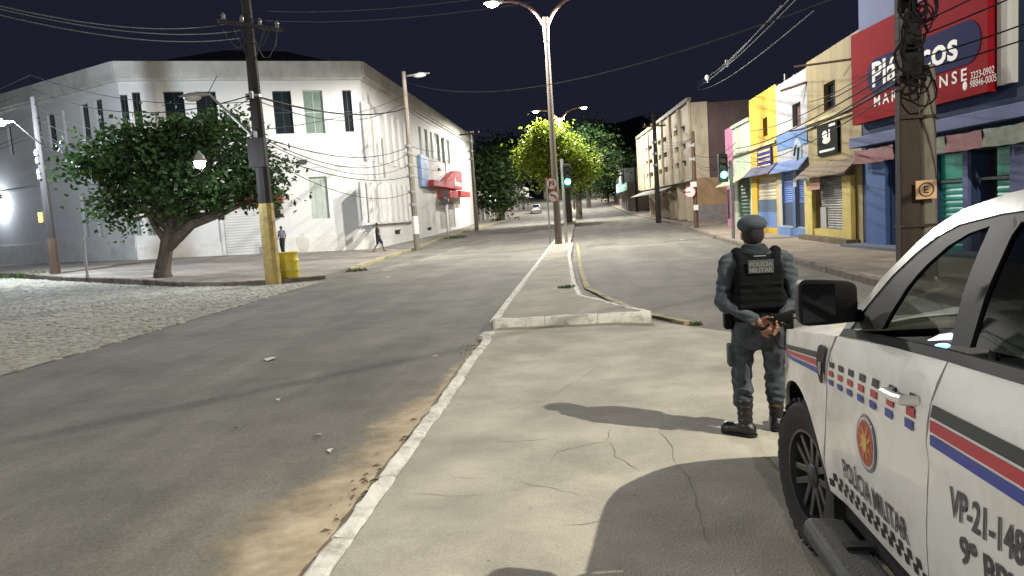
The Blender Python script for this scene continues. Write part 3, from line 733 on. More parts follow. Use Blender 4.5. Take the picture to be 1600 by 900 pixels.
f.part('logo_mark', MB().tube([(q[0] - .35, -.06, q[1] - .1), (q[0] - .1, -.06, q[1] + .3), (q[0] + .3, -.06, q[1] + .15), (q[0] + .1, -.06, q[1] - .35)], .05, 6), mat('dark logo', (.05, .07, .09), .6), lg)
q = f.pt(1258, 130); f.part('bracket', MB().tube([(q[0] + .2, -.02, q[1]), (q[0] - .9, -.7, q[1] - .1)], .05, 6), mat('rusty iron', (.13, .07, .045), .8))

# yellow shop with blue sign
root, f = shop_root('yellow_shop', 'saturated yellow narrow two-storey shop with navy sign board', 1173, 1215, 250)
top = (f.pt(1174, 152)[1] + f.pt(1214, 133)[1]) / 2; m = paint('strong yellow', (0.44, 0.28, 0.02), .5, .4)
win = f.rect(1192, 184, 1199, 213); s1 = f.rect(1188, 276, 1214, 312); s2 = f.rect(1184, 312, 1214, 355)
h = (s2[0], s2[1], s2[2], s1[3])
f.part('front_wall', wall_mb(0, f.len, zb, top, [win, h]), m); shell(root, f, zb, top, m)
window(f, win, mat('brown frame', (.10, .05, .035), .7), M_dkglass, bars=0, tr=3); shutter(f, (h[0], h[1], s1[2], h[3]), mat('pale shutter', (.36, .33, .24), .6), name='roller_shutter', pitch=.14)
f.part('door_panel', MB().box(h[0], h[1], .06, .10, h[2], s1[2] - .01), mat('slate blue panel', (.05, .09, .15), .6)); f.part('base_panel', MB().box(h[0], h[1], .02, .05, h[2], h[2] + .75), mb_)
h = f.rect(1186, 231, 1208, 262); sg = f.part('sign_board', MB().box(h[0], h[1], -.10, -.02, h[2], h[3]), mat('navy sign', (.035, .035, .17), .85, spec=.1))
for k in range(4): z = h[2] + (h[3] - h[2]) * (k * .24 + .08); f.part('lettering', MB().box(h[0] + .15 + .1 * (k % 2), h[1] - .15, -.112, -.103, z, z + (h[3] - h[2]) * (.07 + .04 * (k % 2))), mat('sign yellow', (.55, .42, .2), .6), sg)
z = f.pt(1194, 232)[1]; f.part('cornice', MB().box(0, f.len, -.12, -.004, f.pt(1194, 229)[1], f.pt(1194, 225)[1]), paint('cornice cream', (0.5, 0.42, 0.22), .3, .9))
z = f.pt(1194, 266)[1]; awning(f, (0, f.len, z - .2, z + .25), mat('slate awning', (.08, .08, .13), .9, var=.2), .45)

# pale green house
root, f = shop_root('green_house', 'pale green low house with dark green shutter and tan awning', 1146, 1173, 250)
top = f.pt(1160, 194)[1]; m = paint('mint paint', (0.36, 0.43, 0.31)); s1 = f.rect(1153, 278, 1172, 340)
f.part('front_wall', wall_mb(0, f.len, zb, top, [s1]), m); shell(root, f, zb, top, m); shutter(f, s1, mat('green shutter', (.012, .07, .035), .5), name='roller_shutter', pitch=.2)
f.part('cornice', MB().box(0, f.len, -.15, -.004, f.pt(1160, 241)[1], f.pt(1160, 238)[1]), paint('mint dark', (.2, .2, .14))); f.part('parapet', MB().box(-.02, f.len, -.1, .1, top, top + .18), m)
awning(f, (0, f.len, f.pt(1160, 288)[1], f.pt(1160, 272)[1]), mat('tan awning', (.38, .33, .22), .8, var=.2), 1.1)
for k in range(5): f.part('roof_post', MB().tube([(1 + k * 1.6, 1.5, top - .4), (1 + k * 1.6, 1.5, top + rnd.uniform(.5, 2.2))], .06, 5), M_pipe)
# pink house
root, f = shop_root('pink_house', 'narrow pink house at the end of the shop row', 1134, 1146, 250)
top = f.pt(1140, 199)[1]; m = paint('pink paint', (0.42, 0.15, 0.26)); s1 = f.rect(1136, 296, 1145, 342)
f.part('front_wall', wall_mb(0, f.len, zb, top, [s1]), m); shell(root, f, zb, top, m); f.part('door', MB().box(s1[0], s1[1], .06, .1, s1[2], s1[3]), mat('maroon door', (.12, .02, .05), .6))

# ------------------------------------------------------------------ red sign building
ang = R(6.2); P0 = (yel_end.x + .02, yel_end.y - .02); P1 = (P0[0] + math.sin(ang) * 15.5, P0[1] - math.cos(ang) * 15.5)
root = thing('blue_store', 'blue two-storey store under the big red sign', 'building', (P0[0], P0[1], 0)); f = Fac(root, P0, P1)
top = f.pt(1345, 20)[1] + .4; m = paint('store blue', (0.022, 0.048, 0.115), .5, .5); ml = paint('store lavender blue', (0.10, 0.13, 0.27), .6, .4)
zl = f.pt(1400, 212)[1]; s0 = f.rect(1393, 252, 1418, 372); s1 = f.rect(1464, 240, 1508, 365); s2 = f.rect(1519, 232, 1582, 352)
s0 = (s0[0], s0[1], .1, s0[3]); s1 = (s1[0], s1[1], .1, s1[3]); s2 = (s2[0], s2[1], .1, s1[3])
f.part('front_wall', wall_mb(0, f.len, zb, top, [s0, s1, s2], .5), m); shell(root, f, zb, top, m)
f.part('dark_door', MB().box(s0[0], s0[1], .45, .5, s0[2], s0[3]), M_black)
M_greenlit = mat('green lit shutter', (0.03, 0.34, 0.28), .5, var=.2, scale=2)  # green signal light falling on the shutters, put into their base colour
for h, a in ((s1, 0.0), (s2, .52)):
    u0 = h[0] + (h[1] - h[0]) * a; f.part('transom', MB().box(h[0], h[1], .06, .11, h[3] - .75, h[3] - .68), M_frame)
    shutter(f, (u0, h[1], h[2], h[3] - .76), M_greenlit, y=.14, name='roller_shutter', pitch=.16)
    f.part('transom_pane', MB().box(u0, h[1], .12, .14, h[3] - .66, h[3]), mat('green lit glass', (.02, .36, .27), .25))  # pane colour also holds the painted green signal light
    if a: f.part('dark_door', MB().box(h[0], u0 - .02, .45, .5, h[2], h[3]), M_black)
h = f.rect(1360, 235, 1391, 375); f.part('pillar', MB().box(h[0], h[1], -.15, -.004, -.1, h[3]), mat('pillar blue', (.04, .095, .26), .7, var=.12, scale=2), bevel=.02)
for a, b in ((1510, 1518), (1584, 1640)):
    q = f.rect(a, 240, b, 350); f.part('pillar', MB().box(q[0], q[1], -.10, -.004, -.1, s1[3] + .1), ml)
zs0, zs1 = f.pt(1344, 196)[1], f.pt(1341, 57)[1]; us1 = f.pt(1563, 100)[0]
z = f.pt(1357, 214)[1]; f.part('ledge', MB().box(.1, f.len, -.5, -.004, z - .32, z), ml, bevel=.02)
zt_ = f.pt(1360, 235)[1]; M_ban = mat('banner pink', (.24, .09, .095), .7, var=.35, scale=2.2); M_ban2 = mat('banner green', (.17, .20, .15), .7, var=.4, scale=3)
def cloth(u0, u1, z, h, m, y=-.42):
    n = max(4, int((u1 - u0) / .25)); vs = []
    for i in range(n + 1):
        t = i / n; u = u0 + (u1 - u0) * t; sag = -.02 * math.sin(math.pi * t) + .008 * math.sin(t * 17)
        for k in range(4): vs.append((u, y + .022 * math.sin(t * 23 + k * 1.5), z + sag - h * k / 3))
    f.part('banner', MB().add(vs, [(i * 4 + k, i * 4 + k + 1, (i + 1) * 4 + k + 1, (i + 1) * 4 + k) for i in range(n) for k in range(3)]), m, smooth=True)
cloth(.25, f.pt(1418, 225)[0], zt_ + .02, .42, M_ban); cloth(f.pt(1455, 225)[0], f.pt(1502, 215)[0], zt_, .42, M_ban2); cloth(f.pt(1503, 215)[0], f.pt(1562, 200)[0], zt_, .42, M_ban); cloth(f.pt(1563, 200)[0], f.pt(1640, 190)[0], zt_, .42, M_ban2)
f.part('step', MB().box(0, f.len, -.8, -.01, -.25, .12), mat('blue grey step', (.10, .12, .16), .9, var=.2)); f.part('white_edge', MB().box(us1 + .12, us1 + .6, -.16, -.004, zs0 + .1, top), mat('white edge paint', (.55, .54, .5), .7))
f.part('parapet', MB().box(0, us1, -.06, -.004, zs1, top), ml)
# red billboard: a thing of its own hung on the facade
bb = thing('store_billboard', 'big red store sign with white lettering on a navy oval', 'sign', (P0[0], P0[1], 0)); fb = Fac(bb, P0, P1)
M_bred = mat('billboard red', (0.26, 0.008, 0.015), .85, var=.12, scale=.8, spec=.1); M_navy = mat('billboard navy', (0.018, 0.022, 0.085), .85, spec=.1)
pn = fb.part('panel', MB().box(-.05, us1, -.30, -.08, zs0, zs1 + .0), M_bred)
def bpx(px, py): return fb.pt(px, py, -.30)
a = bpx(1356, 122); b = bpx(1533, 70); hh = (bpx(1368, 92)[1] - bpx(1368, 147)[1])
zc_ = bpx(1368, 119)[1]; rr = hh / 2; oval = []
for k in range(13): t = math.pi / 2 + math.pi * k / 12; oval.append((a[0] + rr + rr * math.cos(t), zc_ + rr * math.sin(t)))
for k in range(13): t = -math.pi / 2 + math.pi * k / 12; oval.append((b[0] - rr + rr * math.cos(t), zc_ + rr * math.sin(t)))
fb.part('navy_oval', MB().prism(oval, -.318, -.302), M_navy)
u0 = bpx(1364, 122)[0]; u1 = bpx(1498, 85)[0]; lettering(fb, 'Plásticos', u0, zc_ - rr * .62, u1 - u0, rr * 1.42, M_txt, -.325, bold=.02)
u0 = bpx(1366, 160)[0]; u1 = bpx(1511, 114)[0]; za = bpx(1366, 167)[1]; zb_ = bpx(1366, 151)[1]
lettering(fb, 'MARANHENSE', u0, za, u1 - u0, zb_ - za, M_txt, -.306, bold=.015, space=1.45)
u0 = bpx(1517, 117)[0]; u1 = bpx(1554, 110)[0]; z1_ = bpx(1532, 120)[1]; lettering(fb, '3223-0902', u0, z1_, u1 - u0, .17, M_txt, -.306)
z2_ = bpx(1532, 133)[1]; lettering(fb, '98846-0005', bpx(1512, 138)[0] + .10, z2_, u1 - u0 + .1, .17, M_txt, -.306)
fb.part('phone_mark', MB().ellipsoid((bpx(1508, 141)[0], -.305, z2_ + .08), (.09, .01, .11), 12, 6), M_txt)

# ------------------------------------------------------------------ tall cream building beyond the gap
c0 = atx(1083, 300, 9.0); e0 = (7.4, c0[1] + 30); e1 = (6.9, c0[1] + 44)
root = thing('cream_block', 'cream four-storey block with rows of slit windows past the side street', 'building', (c0[0], c0[1], 0))
m = paint('cream render', (0.50, 0.43, 0.31), .35, .7); f = Fac(root, e0, c0)
top = f.pt(1078, 158)[1]; zo = f.pt(1078, 280)[1]
W = []; n = 9
zr_ = [f.pt(1060, y)[1] for y in (260, 234, 207, 182)]
for z in zr_:
    for k in range(n):
        u = f.len - 2.2 - k * 2.9; W.append((u - 2.0, u, z - .15, z + .30))
W = [h for h in W if h[0] > .3 and h[3] < top - .3]
f.part('front_wall', wall_mb(0, f.len, zo, top, W, .3), m)
for h in W: window(f, h, M_frame, M_dkglass, .3, bars=1)
for u in np.linspace(0, f.len, 8): f.part('pilaster', MB().box(u - .18, u + .18, -.18, -.004, zo, top), m)
f.part('soffit', MB().box(0, f.len, 0, 2.2, zo - .12, zo - .004), m)
f.part('roof', MB().box(0, f.len, .05, 14, top - .5, top - .3), M_tile); f.part('roof_edge', MB().box(-.1, f.len + .1, -.25, .1, top, top + .3), paint('dark cream', (.25, .22, .16)))
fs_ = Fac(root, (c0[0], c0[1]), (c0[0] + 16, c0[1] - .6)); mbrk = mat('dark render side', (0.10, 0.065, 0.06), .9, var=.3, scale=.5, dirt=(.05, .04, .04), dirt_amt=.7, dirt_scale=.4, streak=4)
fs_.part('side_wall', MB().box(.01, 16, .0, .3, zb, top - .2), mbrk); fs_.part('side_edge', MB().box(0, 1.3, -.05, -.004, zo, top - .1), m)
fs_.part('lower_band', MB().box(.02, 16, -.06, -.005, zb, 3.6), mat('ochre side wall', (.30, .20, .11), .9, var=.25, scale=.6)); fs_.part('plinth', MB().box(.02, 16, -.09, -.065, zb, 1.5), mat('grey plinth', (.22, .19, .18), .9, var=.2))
bays = [('maroon_shutter', (.14, .02, .035)), ('white_shutter', (.55, .53, .50)), ('maroon_shutter', (.14, .02, .035)), ('blue_shutter', (.16, .22, .36)), ('pale_shutter', (.5, .46, .4)), ('ochre_shutter', (.36, .26, .10)), ('dark_shutter', (.05, .05, .06))]
for k, (nm, c) in enumerate(bays):
    u1_ = f.len - .6 - k * 4.2
    if u1_ - 3.8 < 0: break
    f.part('pier', MB().box(u1_, u1_ + .4, .4, 2.1, -.2, zo - .13), m); shutter(f, (u1_ - 3.8, u1_, -.1, zo - .6), mat(nm.replace('_', ' '), c, .6), y=2.0, name='roller_shutter', pitch=.2)
    f.part('shop_fascia', MB().box(u1_ - 3.8, u1_, 1.8, 2.1, zo - .6, zo - .13), m)
awning(f, (2, f.len - 9, zo - .8, zo - .3), mat('grey awning', (.2, .19, .17), .8), 1.4)

# ------------------------------------------------------------------ far, low buildings
def low_house(name, label, p, q, h, c, depth=8, n=3, mm=None):
    z = min(gh(*p), gh(*q)); root = thing(name, label, 'building', (p[0], p[1], 0)); f = Fac(root, p, q); m = paint(name + label[:12], c)
    ds = [(f.len * (k + .2) / n, f.len * (k + .8) / n, z - .1, z + 2.6) for k in range(n)]; ws = [(f.len * (k + .35) / n, f.len * (k + .65) / n, z + 3.6, z + 4.8) for k in range(n)] if h > 5.2 else []
    f.part('front_wall', wall_mb(0, f.len, z - .6, z + h, ds + ws), m); shell(root, f, z - .6, z + h, m, depth)
    for d in ds: shutter(f, d, M_steel, name='roller_shutter', pitch=.25)
    for w in ws: window(f, w, M_frame, M_dkglass)
    awning(f, (0, f.len, z + 2.7, z + 3.1), mat('grey awning', (.2, .19, .17), .8), 1.1)
    return f, z
rows = [(106, 122, 4.2, (.30, .26, .22)), (122, 138, 6.4, (.45, .42, .38)), (138, 156, 4.6, (.30, .2, .16)), (156, 178, 7.0, (.35, .33, .3))]
for i, (y0, y1, h, c) in enumerate(rows):
    f, z = low_house('corner_shop', ['low grey shop just past the cream block', 'pale two-storey shop behind the far right awnings', 'low brown shop far down the right side', 'farthest two-storey shop on the right side'][i], (7.1 + i * .15, y1 - .3), (7.0 + i * .15, y0), h, c)
    if i == 0:
        mb = MB().box(2, f.len - 2, -.9, -.7, z + 3.0, z + 4.2); f.part('lit_sign', mb, emat('teal sign light', (.15, .95, .75), 2.2))
for i, (y0, y1, h, c) in enumerate([(104, 118, 4.5, (.5, .46, .42)), (118, 140, 6.5, (.46, .30, .26)), (140, 168, 5.0, (.42, .40, .36))]):
    f, z = low_house('roadside_house', ['low white shop with a lit sign past the dark tree', 'brick pink two-storey house far down the left side', 'farthest pale house on the left side'][i], (-14.0 + i * 1.2, y0), (-13.4 + i * 1.2, y1 - .4), h, c)
    if i == 0:
        f.part('lit_sign', MB().box(3, 9, -1.2, -1.0, z + 2.9, z + 3.8), emat('white sign light', (1, .96, .9), 3.0))
f, z = low_house('hillside_house', 'pale house with a warm lamp at the end of the street', (3.5, 196), (16, 194), 9, (.38, .28, .22), n=4)
f, z = low_house('hillside_house', 'grey house at the end of the street behind the median trees', (-9, 198), (2.6, 200), 7, (.30, .27, .25), n=4)
# ================================================================== STREET FURNITURE
M_polec = mat('weathered concrete pole', (0.042, 0.031, 0.023), 0.9, var=0.3, scale=3, bump=.5, bscale=25, dirt=(.022, .018, .014), dirt_amt=.8, dirt_scale=1.5, streak=6)
M_polel = mat('light concrete pole', (0.17, 0.15, 0.12), 0.9, var=0.25, scale=3, bump=.5, bscale=25, dirt=(.11, .10, .075), dirt_amt=.8, dirt_scale=2.5, streak=4)
M_wood = mat('dark timber pole', (0.034, 0.031, 0.030), 0.95, var=0.35, scale=5, bump=.6, bscale=20, streak=8)
M_wood2 = mat('brown timber butt', (0.085, 0.055, 0.038), 0.95, var=0.35, scale=5, bump=.6, bscale=20, streak=8)
M_ypaint = mat('peeling yellow paint', (0.46, 0.35, 0.13), 0.85, var=.15, scale=4, bump=.3, bscale=20, dirt=(.20, .165, .10), dirt_amt=.9, dirt_scale=3)
M_lamppost = mat('painted lamp post', (0.13, 0.108, 0.088), 0.7, var=.2, scale=3, dirt=(.14, .11, .08), dirt_amt=.7, dirt_scale=1.5, streak=5)
M_collar = mat('pinkish paint', (0.20, 0.115, 0.09), 0.7, var=.1, scale=4)
M_metal = mat('galvanised metal', (0.35, 0.35, 0.34), 0.45, metal=.6, var=.2, scale=6)
M_head = mat('luminaire housing', (0.40, 0.40, 0.38), 0.5)
M_insul = mat('glazed insulator', (0.20, 0.19, 0.17), .35)
M_cable = mat('black cable', (0.010, 0.010, 0.011), 0.8, spec=.15)
M_cableg = mat('weathered cable', (0.05, 0.05, 0.05), 0.8)
E_white = emat('lamp glass', (1.0, 0.97, 0.86), 60.0)
E_cool = emat('cool lamp glass', (0.80, 0.90, 1.0), 60.0)
E_green = emat('green signal lens', (0.10, 1.0, 0.74), 16.0)
WARM = (1.0, 0.94, 0.80); NEUT = (1.0, 0.965, 0.89); COOL = (0.78, 0.88, 1.0)
def lamp_light(parent, loc, power, color, radius=0.12, spot=None):
    d = bpy.data.lights.new('lamp_light', 'SPOT' if spot else 'POINT'); d.energy = power; d.color = color; d.shadow_soft_size = radius
    if spot: d.spot_size = R(spot); d.spot_blend = 0.18
    o = bpy.data.objects.new('lamp_light', d); col.objects.link(o); o.parent = parent; o.location = loc
    return o
def head_mb(p, d, L=.75, w=.17, t=.07):
    """cobra-head luminaire from p along the horizontal direction d"""
    p = Vector(p); d = Vector(d).normalized(); s = Vector((-d.y, d.x, 0)).normalized(); mb = MB(); ring = []
    prof = [(0, .35, .5), (.15, .7, .9), (.45, 1, 1), (.8, .95, .8), (1, .55, .4)]
    vs = []
    for (q, a, b) in prof:
        for k in range(10):
            an = 2 * math.pi * k / 10; vs.append(p + d * (q * L) + s * (math.cos(an) * w * a) + Vector((0, 0, math.sin(an) * t * b * (1.2 if math.sin(an) > 0 else .6))))
    n = 10; k = len(prof)
    mb.add(vs, [(i * n + j, i * n + (j + 1) % n, (i + 1) * n + (j + 1) % n, (i + 1) * n + j) for i in range(k - 1) for j in range(n)] + [tuple(range(n)), tuple((k - 1) * n + j for j in range(n))])
    c = p + d * (.58 * L)
    lens = MB().ellipsoid((0, 0, 0), (1, 1, 1), 14, 8)
    lv = [c + d * (v[0] * L * .30) + s * (v[1] * w * .85) + Vector((0, 0, -t * .55 + v[2] * .15)) for v in lens.v]
    return mb, MB().add(lv, lens.f), c + Vector((0, 0, -t * .55 - .45))

# ---- double-armed lamps on the median
LB0 = gp(873, 381, .22); zl_ = at(852, 12, LB0[1])[2]
hl = at(774, 4, LB0[1]); hr = at(930, -4, LB0[1])
def double_lamp(label, loc, hz, power):
    t = thing('street_lamp', label, 'street lamp', loc, 0, 'double-armed lamps along the median')
    MB().tube([(0, 0, -.1), (0, 0, hz * .3), (0, 0, hz - .9)], [.19, .16, .11], 10).build('pole', M_lamppost, t, smooth='auto')
    MB().tube([(0, 0, hz - 1.9), (0, 0, hz - .7)], [.14, .19], 10).build('collar', M_collar, t, smooth='auto')
    for s in (-1, 1):
        pth = []
        for k in range(9):
            a = k / 8; pth.append((s * (.10 + .85 * a + 1.05 * a * a), 0, hz - 1.0 + 1.25 * math.sin(a * math.pi * .5)))
        arm = MB().tube(pth, [.12 - .055 * k / 8 for k in range(9)], 8).build('arm', M_collar, t, smooth='auto')
        hm, lens, lp_ = head_mb(pth[-1], (s, 0, 0), 1.05, .36, .11)
        h = hm.build('lamp_head', M_head, t, smooth='auto'); lens.build('lens', E_white, h, smooth=True)
        lamp_light(t, (lp_.x, lp_.y, lp_.z), power, NEUT, .16, spot=178)
    return t
hz1 = (hl[2] + hr[2]) / 2 - LB0[2] - .15
double_lamp('tall double-armed street lamp at the near end of the median, heads cut by frame', LB0, hz1, 9600)
for i, (Y, px, py) in enumerate(((81.5, 877, 165), (122, 893, 210), (165, 898, 232))):
    q = at(px, py, Y); z = gh(0, Y) + .1
    double_lamp(['second double-armed street lamp rising behind the bright median tree', 'third double-armed median lamp farther down the street', 'farthest double-armed median lamp on the hill'][i], (q[0] - .2, Y, z), hz1, 10000)

# ---- utility poles
def pole(name, label, base, h, r0, r1, m, lower=None, cat='utility pole'):
    t = thing(name, label, cat, base)
    if lower:
        MB().tube([(0, 0, -.2), (0, 0, lower[0])], [r0 * 1.12, r0 * 1.04], 10).build('painted_base', lower[1], t, smooth='auto')
        MB().tube([(0, 0, lower[0] - .01), (0, 0, h)], [r0, r1], 10).build('shaft', m, t, smooth='auto')
    else: MB().tube([(0, 0, -.2), (0, 0, h)], [r0, r1], 10).build('shaft', m, t, smooth='auto')
    return t
def crossarm(t, z, L, ang=0, n=4, m=None):
    c, s = math.cos(ang), math.sin(ang); b = MB(); 
    b.box(-L / 2, L / 2, -.06, .06, -.06, .06)
    b.mapped(lambda x, y, zz: (x * c - (y - .2) * s, x * s + (y - .2) * c, zz + z))
    a = b.build('crossarm', m or M_wood2, t)
    for k in range(n):
        x = -L / 2 + L * (k + .3) / (n - .4); MB().lathe([(.03, .06), (.07, .10), (.05, .16), (.08, .20), (.05, .26), (.03, .30)], 8).mapped(lambda px_, py_, pz_: (px_ + x * c + .2 * s, py_ + x * s - .2 * c, pz_ + z)).build('insulator', M_insul, a, smooth=True)
def racks(t, zs, r=.2, n=3):
    for z in zs:
        mb = MB(); mb.tube([(0, 0, z - .04), (0, 0, z + .04)], r + .03, 10); mb.box(-.05, .05, -r - .16, -r + .02, z - .12, z + .12)
        mb.box(-r - .14, -r + .02, -.05, .05, z - .10, z + .10); mb.build('clamp', M_metal, t)
# yellow-based pole by the barrel
PY = gp(427, 438, .14); sc = 1 / (at(428, 400, PY[1])[0] - at(427, 400, PY[1])[0])
hy = at(372, -20, PY[1])[2] - PY[2]; zy = at(415, 318, PY[1])[2] - PY[2]
pY = pole('utility_pole', 'tall utility pole with peeling yellow painted base beside the yellow barrel', PY, hy, .25, .16, M_wood, (zy, M_ypaint))
za_ = at(390, 42, PY[1])[2] - PY[2]; crossarm(pY, za_, 2.3, .9, m=M_wood)
racks(pY, [at(400, y, PY[1])[2] - PY[2] for y in (150, 212, 236, 245)], .18)
MB().box(-.30, .30, -.38, -.10, at(400, 240, PY[1])[2] - PY[2] - .5, at(400, 240, PY[1])[2] - PY[2] + .5).build('junction_box', M_wood, pY, bevel=.03)
a0 = at(400, 218, PY[1]); a1 = at(328, 148, PY[1] - 1.2); rel = lambda p, b: (p[0] - b[0], p[1] - b[1], p[2] - b[2])
MB().tube([rel(a0, PY), rel(a1, PY)], .045, 6).build('lamp_arm', M_metal, pY)
hm, ln, _ = head_mb(rel(a1, PY), (-1, -.1, .0), 1.0, .18); hh_ = hm.build('lamp_head', M_head, pY, smooth='auto'); ln.build('lens', mat('unlit lens', (.5, .5, .48), .3), hh_, smooth=True)
for k in range(5):
    x0 = rnd.uniform(-1, .2); z0 = za_ - .05; pts = [(x0 + 1.0 * s_, rnd.uniform(-.2, 0), z0 - 1.1 * math.sin(math.pi * s_) * (1 if k % 2 else .6)) for s_ in (0, .2, .4, .6, .8, 1)]
    MB().tube(pts, .018, 5).build('jumper_cable', M_cableg, pY)
# leftmost timber pole with a cool lamp
PL = gp(87, 428, .14); hp = at(72, 150, PL[1])[2] - PL[2]
pL = pole('timber_pole', 'thin dark timber pole at the left with a bright cool lamp on its arm', PL, hp, .19, .11, M_wood, (at(85, 372, PL[1])[2] - PL[2], M_wood2), 'utility pole')
racks(pL, [at(75, y, PL[1])[2] - PL[2] for y in (238, 250, 268, 275)], .11)
MB().box(-.30, -.10, -.25, -.12, at(75, 340, PL[1])[2] - PL[2] - .2, at(75, 340, PL[1])[2] - PL[2] + .25).build('meter_box', mat('yellow box', (.6, .5, .12), .6), pL)
a0 = at(72, 232, PL[1]); a1 = at(22, 190, PL[1] - 2)
MB().tube([rel(a0, PL), rel(a1, PL)], .03, 6).build('lamp_arm', M_polec, pL)
hm, ln, lp_ = head_mb(rel(a1, PL), (-.7, -.5, 0), .9, .2); h_ = hm.build('lamp_head', M_head, pL, smooth='auto'); ln.build('lens', E_cool, h_, smooth=True); lamp_light(pL, lp_, 3900, COOL, .1)
# lamp hanging in front of the tree
hp_ = at(313, 262, PY[1] - 1.5); t = thing('hanging_lamp', 'small bright white lamp hanging in front of the tree crown', 'lamp', hp_)
MB().lathe([(.03, .55), (.05, .50), (.12, .42), (.20, .26), (.22, .20)], 14).build('shade', M_head, t, smooth='auto'); MB().ellipsoid((0, 0, .14), (.17, .17, .17), 14, 10).build('bulb', E_cool, t, smooth=True); MB().tube([(0, 0, .5), (0, 0, 1.6), (.6, .6, 3.0)], .012, 5).build('cable', M_cable, t)
lamp_light(t, (0, 0, -.12), 260, COOL, .1)
wf, wq0 = WLAMP; wp = wf.o + wf.u * wq0[0] - wf.n * .02; t = thing('wall_lamp', 'bright white lamp on the building wall at the left frame edge', 'lamp', (wp.x, wp.y, wq0[1]), wf.ang)
MB().box(-.14, .14, -.22, 0, -.05, .12).build('housing', M_head, t, bevel=.02); MB().ellipsoid((0, -.16, -.08), (.2, .12, .13), 14, 8).build('lens', E_cool, t, smooth=True); lamp_light(t, (0, -.45, -.32), 320, COOL, .1)
# pole before the right wing of the white building
P3 = gp(652, 388, .14); h3 = at(632, 112, P3[1])[2] - P3[2]
p3 = pole('concrete_pole', 'slim concrete pole with white painted base before the white building side wall', P3, h3, .20, .12, M_polel, None)
MB().tube([(0, 0, .9), (0, 0, 2.0)], .207, 10).build('white_band', mat('white band paint', (.6, .58, .54), .8, var=.1, dirt=(.3, .27, .22), dirt_amt=.6, dirt_scale=3), p3, smooth='auto')
z_ = at(633, 120, P3[1])[2] - P3[2]; hm, ln, _ = head_mb((.2, -.1, z_), (1, -.25, 0), 1.5, .16, .06); h_ = hm.build('lamp_head', M_head, p3, smooth='auto'); ln.build('lens', mat('unlit lens', (.5, .5, .48), .3), h_, smooth=True)
racks(p3, [at(640, y, P3[1])[2] - P3[2] for y in (228, 240, 258, 275, 300, 320)], .15)
# pole at the end of the white building
P4 = gp(745, 358, .14); h4 = at(738, 205, P4[1])[2] - P4[2]
p4 = pole('concrete_pole', 'distant concrete pole at the far end of the white building', P4, h4, .22, .14, M_polel, None); racks(p4, [h4 * .9, h4 * .8, h4 * .72], .17); crossarm(p4, h4 - .3, 2.2, .1)
# big pole with the E sign
EY = 15.3; EX = at(1427, 300, EY)[0]; PE = (EX, EY, gh(EX, EY) + .14)
t = thing('utility_pole', 'thick brown twin utility pole before the blue store, carrying a square E sign', 'utility pole', PE); pE = t
MB().add(*(lambda a: (a.v, a.f))(MB().box(-.20, .20, -.15, .15, 0, 1))).mapped(lambda x, y, z: (x * (1 - .28 * z) - .10, y * (1 - .28 * z), -.2 + z * 11.4)).build('shaft', M_polec, t, bevel=.03)
MB().tube([(.27, -.02, -.2), (.27, -.02, 4.1)], [.165, .14], 10).build('second_shaft', M_polel, t, smooth='auto')
for z in (1.0, 3.1): MB().box(-.31 + .012 * z, .44 - .006 * z, -.19, .19, z, z + .05).build('strap', M_polec, t)
for (z, w, hh2) in ((4.1, .20, .22), (4.75, .16, .30), (5.5, .19, .2)): MB().box(-.14 - w, -.14 + w, -.42, -.16, z - hh2, z + hh2).build('junction_box', M_cable, t, bevel=.04)
for k in range(26):
    z = rnd.gauss(4.9, .8); r_ = rnd.uniform(.10, .26); cx_ = rnd.uniform(-.25, .1); pts = [(cx_ + r_ * math.cos(a), -.36 - rnd.uniform(0, .1), z + r_ * 1.2 * math.sin(a)) for a in np.linspace(0, 6.28, 14)]
    MB().tube(pts, rnd.choice([.012, .018, .028]), 5).build('cable_loop', M_cable, t)
for z in (6.5, 7.2): MB().box(-.9, .7, -.26, -.16, z, z + .1).build('crossarm', M_wood2, t)
eq = at(1447, 297, EY - .3); sg = thing('parking_sign', 'square beige sign with a ringed E on the thick pole', 'sign', eq)
V, F = cdt([(-.19, -.19), (.19, -.19), (.19, .19), (-.19, .19)], .1)
M_sgn = mat('beige sign face', (0.60, 0.38, 0.20), .6, var=.1, scale=8); M_sgk = mat('sign black', (.02, .018, .015), .6)
MB().box(-.185, .185, -.012, .0, -.17, .19).build('plate', M_sgn, sg, bevel=.004)
ringp = MB(); n = 28
vs = [(r_ * math.cos(2 * math.pi * k / n), -.015, r_ * math.sin(2 * math.pi * k / n) + .01) for k in range(n) for r_ in (.115, .14)]
ringp.add(vs, [(2 * k, 2 * k + 1, 2 * ((k + 1) % n) + 1, 2 * ((k + 1) % n)) for k in range(n)]).build('ring', M_sgk, sg)
V, F = text_mesh('E', .09, .14, .02); MB().add([(p[0] - .045, -.016, p[1] - .06) for p in V], F).build('lettering', M_sgk, sg, fixn=False)
sg.rotation_euler = (0, 0, R(-8)); MB().box(-.12, .12, .002, .05, -.03, .03).build('bracket', M_metal, sg)
